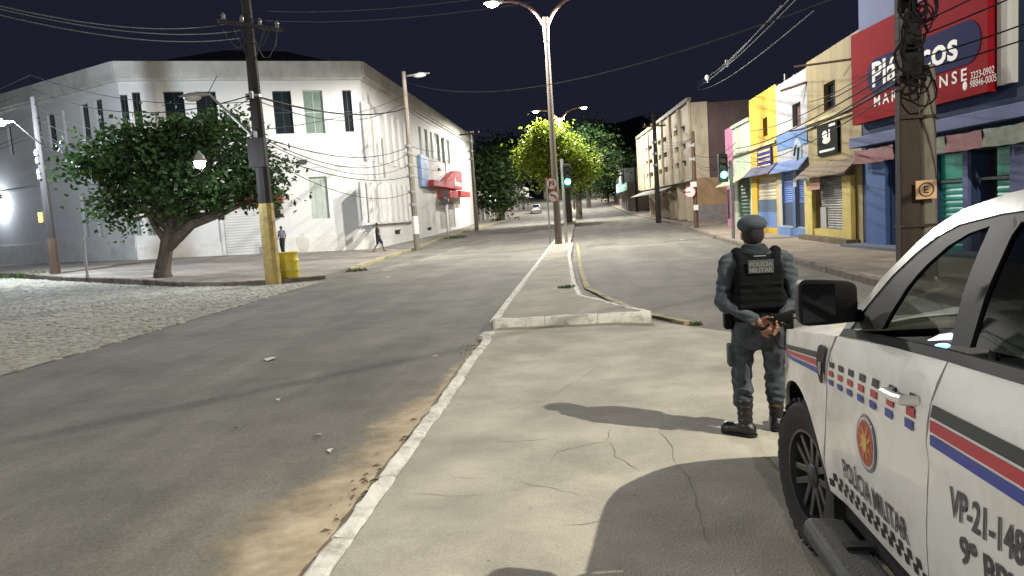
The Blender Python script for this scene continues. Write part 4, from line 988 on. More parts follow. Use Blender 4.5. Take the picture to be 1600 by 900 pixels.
# right-hand lamp pole beside the camera (its lamp throws the officer's shadow)
NLX, NLY, NLZ = 8.3, 1.1, 8.9
t = pole('utility_pole', 'concrete lamp pole on the right pavement beside the parked truck', (9.2, NLY, .04), 10.6, .2, .13, M_polec)
MB().tube([(0, 0, 8.6), (-.35, 0, 9.15), (-.55, 0, 9.3)], .04, 6).build('lamp_arm', M_metal, t); hm, ln, lp_ = head_mb((-.5, 0, 9.3), (-1, 0, 0), .8, .2); h_ = hm.build('lamp_head', M_head, t, smooth='auto'); ln.build('lens', E_white, h_, smooth=True)
lamp_light(t, lp_, 7600, WARM, .06)
NLP = lp_.copy()
t = pole('utility_pole', 'timber lamp pole on the side street corner left of the viewer', (-13.6, -1.0, gh(-13.6, -1)), 8.0, .2, .13, M_wood)
MB().tube([(0, 0, 6.0), (.5, 0, 6.5), (.8, 0, 6.6)], .04, 6).build('lamp_arm', M_metal, t); hm, ln, lp2 = head_mb((.75, 0, 6.6), (1, 0, 0), .8, .2); h_ = hm.build('lamp_head', M_head, t, smooth='auto'); ln.build('lens', E_white, h_, smooth=True); lamp_light(t, lp2, 3000, NEUT, .15)
# far right poles
q = gp(1029, 346, .14); pf = pole('dark_pole', 'dark thick pole before the cream block', q, at(1024, 175, q[1])[2] - q[2], .25, .16, M_wood); racks(pf, [5, 6, 7], .2); crossarm(pf, 8.4, 2)
q1 = gp(1088, 356, .14); pf2 = pole('sign_pole', 'brown pole with a round sign by the side street', q1, at(1084, 205, q1[1])[2] - q1[2], .17, .12, M_wood2); racks(pf2, [4.5, 5.4], .14)
def disc(name, c, r, m, parent, y=0.0, t=.02, n=24): return MB().lathe([(r, 0), (r, t)], n, 'y', (c[0], c[1] + y, c[2])).build(name, m, parent)
M_sw = mat('sign white', (.62, .60, .57), .5, var=.08, scale=6); M_sr = mat('sign red', (.40, .05, .045), .5)
rs_ = thing('round_sign', 'round white traffic sign with plates on the brown pole', 'sign', at(1078, 300, q1[1] - .25)); z0_ = 0
k_ = q1[1] / FPX
disc('red_rim', (0, 0, 0), 9 * k_, M_sr, rs_); disc('face', (0, 0, 0), 7.6 * k_, M_sw, rs_, -.006, .02); MB().box(-.28, .05, -.015, -.008, -.03, .03).add([(-.28, -.012, .12), (-.28, -.012, -.12), (-.42, -.012, 0)], [(0, 1, 2)]).build('arrow', M_sgk, rs_)
MB().box(.05, .45, -.01, .02, 15 * k_ - 9 * k_ + .05, 15 * k_).build('plate', M_sw, rs_); MB().box(.2, .5, -.01, .02, -28 * k_, -20 * k_).build('plate', M_sw, rs_)
for (px, y, h) in ((995, 100, 7), (976, 118, 7), (951, 150, 8)):
    q = at(px, 320, y); pole('street_pole', {995: 'far pole past the cream block', 976: 'far pole beside the lit teal sign', 951: 'farthest slim pole on the right pavement'}[px], (q[0], y, gh(q[0], y)), h, .2, .12, M_wood)

# ---- signals
def signal(name, label, base, top_z, face, kx, back=True):
    t = thing(name, label, 'traffic light', base); 
    MB().tube([(0, 0, -.1), (0, 0, top_z)], .08, 10).build('post', M_metal, t, smooth='auto'); x, z = face
    hd = MB().box(x - .20, x + .20, -.16, .12, z - .32, z + .92).build('signal_head', mat('signal black', (.012, .013, .012), .5), t, bevel=.03)
    MB().tube([(0, 0, z + .3), (x, 0, z + .3)], .05, 8).build('bracket', M_metal, t)
    for k in range(3):
        zz = z + .31 * k; MB().lathe([(.14, 0), (.15, -.02), (.11, -.05)], 18, 'y', (x, -.165, zz)).build('lens', E_green if k == 0 else mat('unlit signal lens', (.03, .018, .015), .3), hd, smooth='auto')
        vs = [(x + .155 * math.cos(a), y_, zz + .155 * math.sin(a)) for a in np.linspace(R(-20), R(200), 12) for y_ in (-.16, -.36)]
        MB().add(vs, [(2 * i, 2 * i + 1, 2 * i + 3, 2 * i + 2) for i in range(11)]).build('visor', mat('signal black', (.012, .013, .012), .5), hd)
    l_ = lamp_light(t, (x, -.9, z), 14, (.05, 1, .6), .1); return t
bs = gp(885, 379, .22); g = at(887, 284, bs[1] - .2); signal('traffic_light', 'green traffic light on the median beside the tall lamp', bs, g[2] - bs[2] + 1.2, (g[0] - bs[0], g[2] - bs[2]), 1)
bs = gp(1146, 373, .14); g = at(1131, 273, bs[1] - .2); signal('traffic_light', 'green traffic light on the right pavement before the pink house', bs, g[2] - bs[2] + .6, (g[0] - bs[0], g[2] - bs[2]), 1)
# median round signs
bs = gp(860, 382, .22); t = thing('turn_sign', 'two round no-turn signs stacked on a thin post on the median', 'sign', bs); k_ = bs[1] / FPX
c1 = at(862, 287, bs[1]); c2 = at(865, 307, bs[1])
for c, kind in ((c1, 'u'), (c2, 'l')):
    x, z = c[0] - bs[0], c[2] - bs[2]; d_ = disc('sign_disc', (x, -.08, z), 9.2 * k_, M_sr, t); disc('face', (x, -.08, z), 7.8 * k_, M_sw, d_, -.008, .02)
    if kind == 'u': pts = [(x - .11, -.10, z - .16), (x - .11, -.10, z + .06), (x - .05, -.10, z + .14), (x + .05, -.10, z + .14), (x + .11, -.10, z + .06), (x + .11, -.10, z - .08)]
    else: pts = [(x + .13, -.10, z - .14), (x + .11, -.10, z), (x - .02, -.10, z + .06), (x - .16, -.10, z + .06)]
    MB().tube(pts, .03, 6).build('arrow', M_sgk, d_); MB().tube([(x - .18, -.105, z + .18), (x + .18, -.105, z - .18)], .02, 6).build('slash', M_sr, d_)
MB().tube([(0, 0, -.1), (0, 0, c1[2] - bs[2] + .3)], .04, 8).build('post', M_metal, t)
# signs by the entrance, thin post
q = gp(700, 371, .14); t = thing('street_sign', 'small dark street sign on a grey post before the red entrance', 'sign', q); hh2 = at(700, 296, q[1])[2] - q[2]
MB().tube([(0, 0, -.1), (0, 0, hh2)], .05, 8).build('post', M_metal, t); disc('sign_disc', (0, -.08, hh2 - .3), .33, M_frame, t); disc('lower_disc', (0, -.08, hh2 - 1.0), .28, M_frame, t)
q = gp(137, 434, .14); tag(MB().tube([(0, 0, -.1), (.02, 0, at(135, 370, q[1])[2] - q[2])], .05, 8).lathe([(.09, 0), (.09, .06)], 8).build('bollard', M_pipe, None, q), 'thin grey metal post on the pavement right of the timber pole', 'post')

# ---- barrel
q = gp(453, 434, .14); k_ = 1 / ((at(454, 420, q[1])[0] - at(453, 420, q[1])[0])); hb = 39 / k_; rb = 15 / k_
t = thing('yellow_barrel', 'bright yellow plastic barrel standing by the pole', 'barrel', q); M_by = mat('yellow plastic', (0.62, 0.50, 0.04), .45, var=.1, scale=4, dirt=(.3, .25, .06), dirt_amt=.4, dirt_scale=3)
prof = [(rb * .82, 0), (rb * .93, .05 * hb), (rb * .97, .25 * hb), (rb * 1.03, .30 * hb), (rb, .35 * hb), (rb * 1.0, .62 * hb), (rb * 1.03, .68 * hb), (rb * .97, .73 * hb), (rb * .92, .93 * hb), (rb * .95, .96 * hb), (rb * .95, hb), (rb * .86, hb), (rb * .86, .97 * hb)]
MB().lathe(prof, 24).build('body', M_by, t, smooth='auto'); MB().lathe([(rb * .965, .955 * hb), (rb * .985, .965 * hb), (rb * .985, 1.005 * hb), (rb * .95, 1.01 * hb)], 24).build('rim', M_by, t, smooth='auto')

# ---- overhead cables
def wire(a, b, sag=.6, r=.012, m=None, n=16, label='thin dark overhead cable strung between the street poles', group='overhead cables'):
    a, b = Vector(a), Vector(b)
    pts = [tuple(a.lerp(b, i / n) - Vector((0, 0, 4 * sag * (i / n) * (1 - i / n)))) for i in range(n + 1)]
    return tag(MB().tube(pts, r, 5, False).build('overhead_cable', m or M_cable, None, fixn=False), label, 'cable', group)
def up(b, z): return (b[0], b[1], b[2] + z)
pzY = lambda y: at(400, y, PY[1]); 
def onpole(P, px, py): 
    q = at(px, py, P[1]); return (P[0], P[1] - .25, q[2])
for (y0, y1, s, r_) in ((150, 170, .5, .03), (156, 160, .9, .014), (205, 150, .3, .012), (212, 230, .7, .016), (212, 240, 1.0, .014), (216, 258, .9, .012), (236, 275, .6, .016), (240, 300, .9, .012)):
    wire(onpole(PY, 400, y0), onpole(P3, 640, y1), s, r_ * 1.2, label='dark cable between the yellow-based pole and the slim concrete pole', group='cables across the white building corner')
for (y0, y1, s) in ((228, 225, .6), (240, 232, .9), (258, 245, .8), (275, 262, .8), (170, 212, .5)): wire(onpole(P3, 640, y0), onpole(P4, 740, y1), s, .016, label='dark cable between the slim concrete pole and the distant pole', group='cables along the white side wall')
lfar = (-52, 34)
for (y0, z, s, r_) in ((150, 8.2, .8, .02), (154, 7.6, 1.3, .014), (160, 8.8, .5, .014), (212, 7.0, 1.0, .016), (216, 6.4, 1.3, .014), (236, 6.2, .9, .016)):
    wire(onpole(PY, 400, y0), (PL[0] + rnd.uniform(-.1, .1), PL[1], PL[2] + z), s, r_, label='dark cable between the timber pole and the yellow-based pole', group='cables over the tree')
    wire((PL[0], PL[1], PL[2] + z), (-52, 44, z + .6), .8, .014, label='dark cable leaving the timber pole to the left', group='cables left of the timber pole')
for k, (pa, pb) in enumerate((((-40, 5), (386, 46)), ((-40, 14), (386, 58)), ((-40, 0), (360, 36)))):
    a = at(pa[0], pa[1], 14.0); b = at(pb[0], pb[1], PY[1]); wire(a, b, .35, .014, M_cableg, label='pale high cable running in from the left to the tall pole top', group='high cables on the left')
for k, (pa, pb) in enumerate((((380, 15), (830, -14)), ((385, 30), (830, 4)))):
    a = at(pa[0], pa[1], PY[1]); b = at(pb[0], pb[1], 17.0); wire(a, b, .22, .013, M_cableg, label='pale high cable running from the pole top to the right', group='high cables over the left carriageway')
for k in range(2): 
    a = at(576, 12 + k * 0, 22.0)
q5 = at(1238, -6, 15.0); 
for k, (dx, dz, s) in enumerate(((0, 0, .9), (.25, .1, 1.0), (-.2, -.15, .8), (.4, -.3, 1.15))):
    b = at(1088, 128 + 4 * k, 62.0); wire((q5[0] + dx, q5[1], q5[2] + dz), b, s * .35, .013, M_cableg, label='high cable running along the right side above the shops', group='high cables on the right')
b5 = Vector(at(1088, 128, 62.0))
for (tt_, k_, lab) in ((.34, .8, 'pale cable spacer clipped on the high right cables'), (.66, 1.3, 'pale cable spacer farther along the high right cables')):
    c5 = Vector(q5).lerp(b5, tt_) - Vector((0, 0, 4 * .315 * tt_ * (1 - tt_)))
    tins = thing('cable_spacer', lab, 'cable spacer', c5)
    MB().ellipsoid((0, 0, 0), (.10 * k_, .05, .13 * k_), 8, 6).tube([(0, 0, -.1 * k_), (.05, 0, -.24 * k_)], .03, 6).build('clamp', M_head, tins, smooth='auto')
wire(at(1330, -12, 15.3), at(640, 130, P3[1]), 1.1, .016, M_cableg, 24, label='single long cable crossing high over the street', group='crossing cable')
fx = lambda px, py: atx(px, py, XR - .25)
for (pa, pb, s, r_) in (((1400, 108), (1150, 232), .3, .02), ((1400, 120), (1150, 240), .4, .02), ((1398, 96), (1170, 205), .3, .014), ((1402, 140), (1150, 252), .5, .014), ((1400, 130), (1230, 205), .2, .03), ((1400, 84), (1262, 160), .15, .012)):
    a = at(pa[0], pa[1], EY - .1); b = fx(*pb); wire(a, b, s, r_, label='dark cable drooping along the shop fronts from the thick pole', group='cables along the shop fronts')
for (pa, z, s) in (((1420, 15), 7.6, .3), ((1430, 40), 6.9, .4), ((1440, 55), 6.3, .4), ((1440, 90), 5.8, .5), ((1430, 112), 5.5, .5)):
    a = at(pa[0], pa[1], EY - .2); wire(a, (9.2, NLY + .1, z), s, .014, label='cable running from the thick pole toward the viewer past the red sign', group='cables beside the red sign')
for (py0, py1, s) in ((222, 240, .5), (232, 252, .7), (244, 256, .6)): wire(fx(1150, py0), (P4[0] * 0 + q1[0], q1[1], at(1085, py1, q1[1])[2]), s, .014, label='dark cable drooping along the shop fronts from the thick pole', group='cables along the shop fronts')
for z in (6.6, 7.0, 7.4): wire((q1[0], q1[1], 5.6 + z * .05), (pf.location.x, pf.location.y, pf.location.z + z), .4, .014)
# the low cable bundle whose shadow crosses the left carriageway
S1 = Vector(gp(0, 687)); S3 = Vector(gp(720, 541)); Lp = Vector((9.2 + NLP.x, NLY + NLP.y, .04 + NLP.z)); tt = .64
A_ = S1.lerp(Lp, tt); B_ = S3.lerp(Lp, tt); d_ = (B_ - A_)
wire(A_ - d_ * 5, B_ + d_ * 3.2, .05, .022, label='thick cable bundle crossing above the viewer from the right pavement', group='cable above the viewer')
# ================================================================== TREES
def leafmat(name, c, c2):
    m = bpy.data.materials.new(name); m.use_nodes = True; n = m.node_tree.nodes; l = m.node_tree.links
    b = n['Principled BSDF']; b.inputs['Roughness'].default_value = .6; b.inputs['Specular IOR Level'].default_value = .3
    g = n.new('ShaderNodeNewGeometry'); r = n.new('ShaderNodeValToRGB'); r.color_ramp.elements[0].color = (*c, 1); r.color_ramp.elements[1].color = (*c2, 1)
    l.new(g.outputs['Random Per Island'], r.inputs[0]); l.new(r.outputs[0], b.inputs['Base Color'])
    tr = n.new('ShaderNodeBsdfTranslucent'); l.new(r.outputs[0], tr.inputs[0]); mx = n.new('ShaderNodeMixShader'); mx.inputs[0].default_value = .35
    l.new(b.outputs[0], mx.inputs[1]); l.new(tr.outputs[0], mx.inputs[2]); l.new(mx.outputs[0], n['Material Output'].inputs[0])
    return m
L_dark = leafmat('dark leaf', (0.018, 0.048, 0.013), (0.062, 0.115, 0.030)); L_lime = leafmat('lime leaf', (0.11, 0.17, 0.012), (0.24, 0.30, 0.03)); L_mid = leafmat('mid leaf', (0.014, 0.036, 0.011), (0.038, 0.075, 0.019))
M_bark = mat('grey bark', (0.115, 0.095, 0.075), .95, var=.3, scale=6, bump=.8, bscale=18, streak=5); M_barkd = mat('dark bark', (0.05, 0.04, 0.03), .95, var=.3, scale=6)
def tree(name, label, base, lobes, trunk, leaves, size, lm, bark, seed, limbs=True, group=None):
    """lobes: (centre, (rx, ry, rz)) in world space; trunk: list of (world point, radius)"""
    rg = np.random.default_rng(seed); t = thing(name, label, 'tree', base, 0, group); b = np.array(base)
    mb = MB(); mb.tube([tuple(np.array(p) - b) for p, r in trunk], [r for p, r in trunk], 10)
    tr = mb.build('trunk', bark, t, smooth='auto'); tp = np.array(trunk[-1][0]) - b; rt = trunk[-1][1]
    if limbs:
        for c, r in lobes:
            c = np.array(c) - b; mid = tp * .5 + c * .5 + rg.normal(0, .25, 3) + np.array([0, 0, .1]); q = tp + (mid - tp) * .5 + rg.normal(0, .1, 3)
            lmb = MB().tube([tuple(tp - (0, 0, .3)), tuple(q), tuple(mid), tuple(c)], [rt * .62, rt * .45, rt * .3, rt * .12], 7); lmb.build('limb', bark, tr, smooth='auto')
            for k in range(3):
                e = c + rg.normal(0, 1, 3) * np.array(r) * .55; MB().tube([tuple(mid), tuple((mid + e) / 2 + rg.normal(0, .15, 3)), tuple(e)], [rt * .22, rt * .14, rt * .05], 5).build('branch', bark, tr)
    vol = np.array([r[0] * r[1] * r[2] for c, r in lobes]) ** .7; cnt = (vol / vol.sum() * leaves).astype(int); V = []; 
    for (c, r), k in zip(lobes, cnt):
        ncl = max(6, k // 26); d = rg.normal(0, 1, (ncl, 3)); d /= np.linalg.norm(d, axis=1)[:, None]; rad = rg.uniform(.25, 1.08, ncl) ** .5
        cl = np.array(c) - b + d * rad[:, None] * np.array(r)
        idx = rg.integers(0, ncl, k); p = cl[idx] + rg.normal(0, 1, (k, 3)) * size * np.array([1.9, 1.9, 1.2])
        V.append(p)
    P = np.vstack(V); n = len(P)
    a = rg.normal(0, 1, (n, 3)); a[:, 2] = a[:, 2] * .6 - .25; a /= np.linalg.norm(a, axis=1)[:, None]
    w = np.cross(a, rg.normal(0, 1, (n, 3))); w /= np.linalg.norm(w, axis=1)[:, None]; s = size * rg.uniform(.6, 1.25, (n, 1))
    q = np.stack([P, P + a * s * .5 + w * s * .32, P + a * s * 1.15, P + a * s * .5 - w * s * .32], 1).reshape(-1, 3)
    me = bpy.data.meshes.new('crown'); me.vertices.add(4 * n); me.vertices.foreach_set('co', q.astype(np.float32).ravel())
    me.loops.add(4 * n); me.loops.foreach_set('vertex_index', np.arange(4 * n, dtype=np.int32)); me.polygons.add(n); me.polygons.foreach_set('loop_start', np.arange(0, 4 * n, 4, dtype=np.int32)); me.update(calc_edges=True)
    mobj('crown', me, lm, t)
    return t
def lob(L, Y, dy=1.0):
    k = Y / FPX; return [(at(x, y, Y + o * dy), (r * k, r * k * 1.0, r * k * sy)) for (x, y, r, o, sy) in L]
TB = gp(255, 434, .12); TY = TB[1]
tk = [((TB[0], TY, TB[2] - .2), .44), (at(254, 424, TY), .33), (at(258, 400, TY), .27), (at(262, 376, TY), .27), (at(268, 352, TY), .24)]
tree('street_tree', 'wide dark green tree with forked trunk before the white building', TB,
     lob([(168, 250, 50, 0, .8), (225, 235, 55, -1, .8), (290, 215, 45, 0, .7), (350, 225, 50, 0, .75), (405, 265, 38, .5, .9), (345, 285, 48, -1, .7), (270, 290, 50, -1.2, .8), (205, 300, 42, 0, .75), (135, 262, 28, 0, .8), (400, 300, 26, 0, .7), (170, 320, 24, 0, .7), (200, 345, 18, 0, .6), (265, 240, 50, 1.5, .9), (310, 320, 26, .5, .6), (360, 190, 25, .6, .6), (425, 300, 18, 0, .8)], TY),
     tk, 14500, .22, L_dark, M_bark, 3)
MB().tube([rel(at(264, 385, TY), TB), rel(at(300, 350, TY - .3), TB), rel(at(345, 335, TY - .4), TB), rel(at(392, 312, TY - .3), TB)], [.24, .2, .12, .06], 8).build('limb', M_bark, bpy.data.objects['street_tree'], smooth='auto')
MB().tube([rel(at(258, 375, TY), TB), rel(at(240, 350, TY - .2), TB), rel(at(228, 325, TY - .3), TB)], [.16, .11, .07], 8).build('limb', M_bark, bpy.data.objects['street_tree'], smooth='auto')
MY = 79.0; mb0 = at(889, 352, MY); mb0 = (mb0[0], MY, gh(0, MY) + .1)
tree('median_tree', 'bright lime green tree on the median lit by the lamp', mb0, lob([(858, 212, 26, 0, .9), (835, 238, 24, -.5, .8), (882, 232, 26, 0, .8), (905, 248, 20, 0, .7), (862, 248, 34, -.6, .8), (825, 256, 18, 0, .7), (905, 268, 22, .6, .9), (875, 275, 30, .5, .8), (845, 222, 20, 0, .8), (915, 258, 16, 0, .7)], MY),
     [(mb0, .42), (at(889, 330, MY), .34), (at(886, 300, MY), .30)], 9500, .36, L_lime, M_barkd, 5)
for i, (px, by, Y, L, lm) in enumerate([
    (905, 330, 90, [(915, 215, 34, 0, .9), (935, 240, 30, 0, .9), (905, 250, 30, 0, 1), (940, 265, 22, 0, .9), (900, 285, 26, 0, .8)], L_mid),
    (920, 320, 130, [(925, 235, 26, 0, 1), (940, 215, 22, 0, 1), (950, 260, 18, 0, 1), (925, 280, 20, 0, 1)], L_mid)]):
    q = at(px, by, Y); q = (q[0], Y, gh(0, Y) + .1)
    tree('median_tree', ['dark tree on the median behind the lime tree', 'distant dark tree on the median up the hill'][i], q, lob(L, Y), [(q, .4), ((q[0], Y, q[2] + 3.5), .3)], 5000, .42, lm, M_barkd, 20 + i)
for i, (px, Y, L, lab) in enumerate([
    (783, 101, [(772, 262, 30, 0, .9), (788, 285, 22, 0, .9), (760, 295, 22, 0, .9), (780, 310, 24, 0, .8), (758, 260, 16, 0, 1), (770, 235, 18, 0, 1)], 'dark round tree at the far end of the white building'),
    (812, 150, [(800, 235, 24, 0, 1), (822, 250, 20, 0, 1), (790, 262, 22, 0, 1), (840, 265, 18, 0, .9)], 'black tree behind the round tree at the far left'),
    (985, 175, [(985, 240, 26, 0, 1.2), (1005, 225, 22, 0, 1.1), (965, 265, 22, 0, 1.2), (1020, 200, 20, 0, 1)], 'black tree rising behind the far right shops'),
    (965, 150, [(962, 280, 18, 0, 1), (975, 268, 16, 0, 1), (952, 292, 14, 0, 1)], 'small dark tree over the far right pavement'),
    (885, 205, [(860, 270, 22, 0, 1), (890, 250, 26, 0, 1), (920, 262, 22, 0, 1), (945, 285, 20, 0, 1)], 'dark trees crown closing the end of the street')]):
    q = at(px, 320, Y); q = (q[0], Y, gh(q[0], Y))
    tree('roadside_tree', lab, q, lob(L, Y), [(q, .45), ((q[0], Y, q[2] + 3.5), .35)], 4200, .55, L_mid, M_barkd, 40 + i)
# dark hill closing the view
hv = []; nx = 60
for i in range(nx + 1):
    x = -260 + 520 * i / nx; hgt = 18 + 16 * math.exp(-((x - 30) / 45) ** 2) + 3 * math.sin(x * .12) + 2 * math.sin(x * .31); 
    hv += [(x, 250, 0), (x, 262, hgt * .55), (x, 290, hgt), (x, 340, 0)]
tag(MB().add(hv, [(i * 4 + k, i * 4 + k + 1, i * 4 + k + 5, i * 4 + k + 4) for i in range(nx) for k in range(3)]).build('hill', M_far, None, smooth=True), kind='structure')
# ================================================================== POLICE PICKUP
M_tw = mat('white truck paint', (0.72, 0.71, 0.67), 0.28, var=0.06, scale=2.5, dirt=(0.46, 0.42, 0.35), dirt_amt=.6, dirt_scale=2.6, coat=.5)
M_tb = mat('black trim plastic', (0.012, 0.012, 0.013), 0.6, spec=.2)
M_tbk = mat('under body black', (0.008, 0.008, 0.008), 0.9)
M_rub = mat('tyre rubber', (0.018, 0.017, 0.017), 0.85, bump=.3, bscale=60)
M_rim = mat('dark alloy', (0.07, 0.07, 0.075), 0.35, metal=.7)
M_rimb = mat('bright alloy', (0.13, 0.13, 0.125), 0.3, metal=.8)
M_int = mat('cab interior', (0.03, 0.03, 0.032), 0.8)
M_dk = mat('decal black', (0.016, 0.015, 0.017), .45); M_dr = mat('decal red', (0.40, 0.035, 0.045), .45); M_db = mat('decal blue', (0.035, 0.05, 0.27), .45)
M_dw = mat('decal white', (0.72, 0.71, 0.68), .45); M_dt = mat('decal lettering', (0.05, 0.05, 0.055), .5, var=.3, scale=14)
M_chr = mat('satin handle', (0.62, 0.61, 0.58), .25, coat=.6)
G_side = glassmat('cab glass', (0.62, 0.68, 0.66)); G_rear = glassmat('dark rear glass', (0.06, 0.065, 0.07)); G_ws = glassmat('windscreen glass', (0.75, 0.8, 0.78), .10)
tr = thing('police_pickup', 'white police pickup truck with striped livery parked at the right edge', 'pickup truck', (1.995, 3.72, 0))
tr.rotation_euler = (R(-2.5), 0, R(-3.0))
zq = [.40, .47, .55, .62, .72, .84, .93, 1.00, 1.08, 1.15, 1.20, 1.25, 1.30]
wq = [.868, .893, .905, .915, .924, .928, .924, .934, .932, .918, .900, .876, .85]
def wside(l, z):
    w = float(np.interp(z, zq, wq))
    if l < -.10: w -= .30 * ((-l - .10) / .80) ** 2.2
    # wheel-arch flare
    d = math.hypot(l, z - .42)
    if z > .3: w += .022 * math.exp(-((d - .47) / .07) ** 2) * (1 if z < 1.02 else 0)
    d = math.hypot(l - 3.22, z - .42); w += .022 * math.exp(-((d - .47) / .07) ** 2)
    return w
def S(l, z, off=0.0, side=-1): return (side * (wside(l, z) + off), -l, z)
EZ = [1.15, 1.20, 1.25, 1.45, 1.60, 1.69, 1.745, 1.80]; EWd = [.895, .885, .868, .785, .705, .650, .60, .54]
def wg(z): return float(np.interp(z, EZ, EWd))
def Gs(l, z, off=0.0, side=-1): return (side * (wg(z) + off), -l, z)
def panel(name, poly, m, fn, step=.06, parent=None, off=0.0, lip=.018, sides=(-1, 1), smooth=True):
    V, F = cdt(poly, step); out = None
    for sd in sides:
        mb = MB().add([fn(l, z, off, sd) for l, z in V], [f if sd > 0 else f[::-1] for f in F])
        if lip:
            pts = []
            for i in range(len(poly)):
                a = Vector(poly[i]); b = Vector(poly[(i + 1) % len(poly)]); k = max(1, int((b - a).length / step))
                for j in range(k): pts.append(a + (b - a) * (j / k))
            c = len(pts); mb.add([fn(p.x, p.y, off, sd) for p in pts] + [fn(p.x, p.y, off - lip, sd) for p in pts], [(i, (i + 1) % c, (i + 1) % c + c, i + c) for i in range(c)])
        o = mb.build(name, m, parent or tr, smooth=False, fixn=False)
        if smooth:
            bm = bmesh.new(); bm.from_mesh(o.data); bmesh.ops.remove_doubles(bm, verts=bm.verts, dist=1e-5); bmesh.ops.recalc_face_normals(bm, faces=bm.faces); bm.to_mesh(o.data); bm.free()
            o.data.polygons.foreach_set('use_smooth', [True] * len(o.data.polygons)); o.data.set_sharp_from_angle(angle=R(40))
        if out is None: out = o
    return out
def arc(cl, cz, r, a0, a1, n=16): return [(cl + r * math.cos(R(a0 + (a1 - a0) * i / n)), cz + r * math.sin(R(a0 + (a1 - a0) * i / n))) for i in range(n + 1)]
g = .004
AR = .452
# front wing, doors, bed
fend = [(-.80, 1.00), (-.45, 1.085), (0, 1.135), (.40, 1.165), (.60, 1.185), (.575, 1.12), (.515, .96), (.475, .80), (.445, .60), (.435, .50), (.445, .44)] + arc(0, .42, AR, 5, 172) + [(-.56, .47), (-.80, .52), (-.845, .75)]
panel('front_wing', fend, M_tw, S, .055)
fd = [(.625, 1.187), (.60, 1.12), (.525 + g, .96), (.485 + g, .80), (.455 + g, .60), (.448 + g, .52), (.47, .465), (.56, .452), (1.46, .478), (1.505, .495), (1.53, .60), (1.575, .80), (1.60, 1.0), (1.615, 1.12), (1.625, 1.243), (1.2, 1.225)]
door = panel('front_door', fd, M_tw, S, .055)
rd = [(1.633, 1.243), (1.623, 1.12), (1.608, 1.0), (1.583, .80), (1.538, .60), (1.513, .495), (1.55, .48), (2.50, .50), (2.60, .56), (2.66, .70), (2.70, 1.0), (2.70, 1.268), (2.2, 1.258)]
rdoor = panel('rear_door', rd, M_tw, S, .07)
bed = [(2.708, 1.268), (2.708, 1.0), (2.66, .62), (2.72, .52)] + arc(3.22, .42, AR, 170, 8) + [(3.72, .50), (4.30, .58), (4.34, 1.26)]
panel('cargo_bed', bed, M_tw, S, .09)
# black belt moulding
panel('belt_trim', [(.66, 1.192), (.80, 1.206), (1.2, 1.227), (1.63, 1.246), (2.2, 1.262), (2.68, 1.272), (2.68, 1.300), (2.2, 1.290), (1.63, 1.274), (1.2, 1.255), (.80, 1.232), (.68, 1.225)], M_tb, S, .08, off=.006)
# cab side: pillar and roof rail, black surround, glass
outer = [(.60, 1.19), (.69, 1.30), (.84, 1.445), (1.0, 1.578), (1.10, 1.638), (1.22, 1.685), (1.45, 1.722), (1.8, 1.742), (2.3, 1.735), (2.58, 1.715), (2.70, 1.66), (2.76, 1.45), (2.79, 1.27)]
inner = [(.715, 1.235), (.80, 1.335), (.93, 1.455), (1.04, 1.540), (1.14, 1.595), (1.26, 1.634), (1.5, 1.660), (1.85, 1.675), (2.3, 1.668), (2.50, 1.635), (2.60, 1.50), (2.67, 1.275)]
panel('cab_side', outer + [(2.70, 1.268)] + inner[::-1] + [(.66, 1.20)], M_tw, Gs, .05)
g1 = [(1.03, 1.268), (1.05, 1.33), (1.10, 1.42), (1.17, 1.50), (1.26, 1.565), (1.36, 1.605), (1.468, 1.622), (1.50, 1.50), (1.545, 1.36), (1.578, 1.288), (1.3, 1.277)]
g2 = [(1.70, 1.296), (1.665, 1.42), (1.625, 1.60), (1.64, 1.628), (2.0, 1.640), (2.28, 1.632), (2.44, 1.59), (2.53, 1.45), (2.57, 1.31), (2.1, 1.305)]
def between(name, out_, a_list, m, off):
    """surround as strips: front sail, top rail, pillars"""
    pass
sail = [(.69, 1.226), (.715, 1.236), (.80, 1.335), (.93, 1.455), (1.04, 1.540), (1.14, 1.595), (1.26, 1.634), (1.5, 1.660), (1.56, 1.664), (1.62, 1.63), (1.66, 1.42), (1.692, 1.292)] + [(1.582, 1.284), (1.548, 1.36), (1.503, 1.50), (1.470, 1.626)] + g1[5::-1] + [(1.02, 1.262), (.9, 1.25)]
ff = panel('window_surround', sail, M_tb, Gs, .05, off=-.004)
rsur = [(1.565, 1.664), (1.85, 1.675), (2.3, 1.668), (2.50, 1.635), (2.60, 1.50), (2.67, 1.275), (2.575, 1.30), (2.53, 1.46), (2.44, 1.595), (2.28, 1.637), (2.0, 1.645), (1.635, 1.634), (1.628, 1.60)]
panel('window_surround', rsur, M_tb, Gs, .05, off=-.004)
panel('window_glass', g1, G_side, Gs, .08, off=-.012, lip=0); panel('window_glass', g2, G_rear, Gs, .08, off=-.012, lip=0)
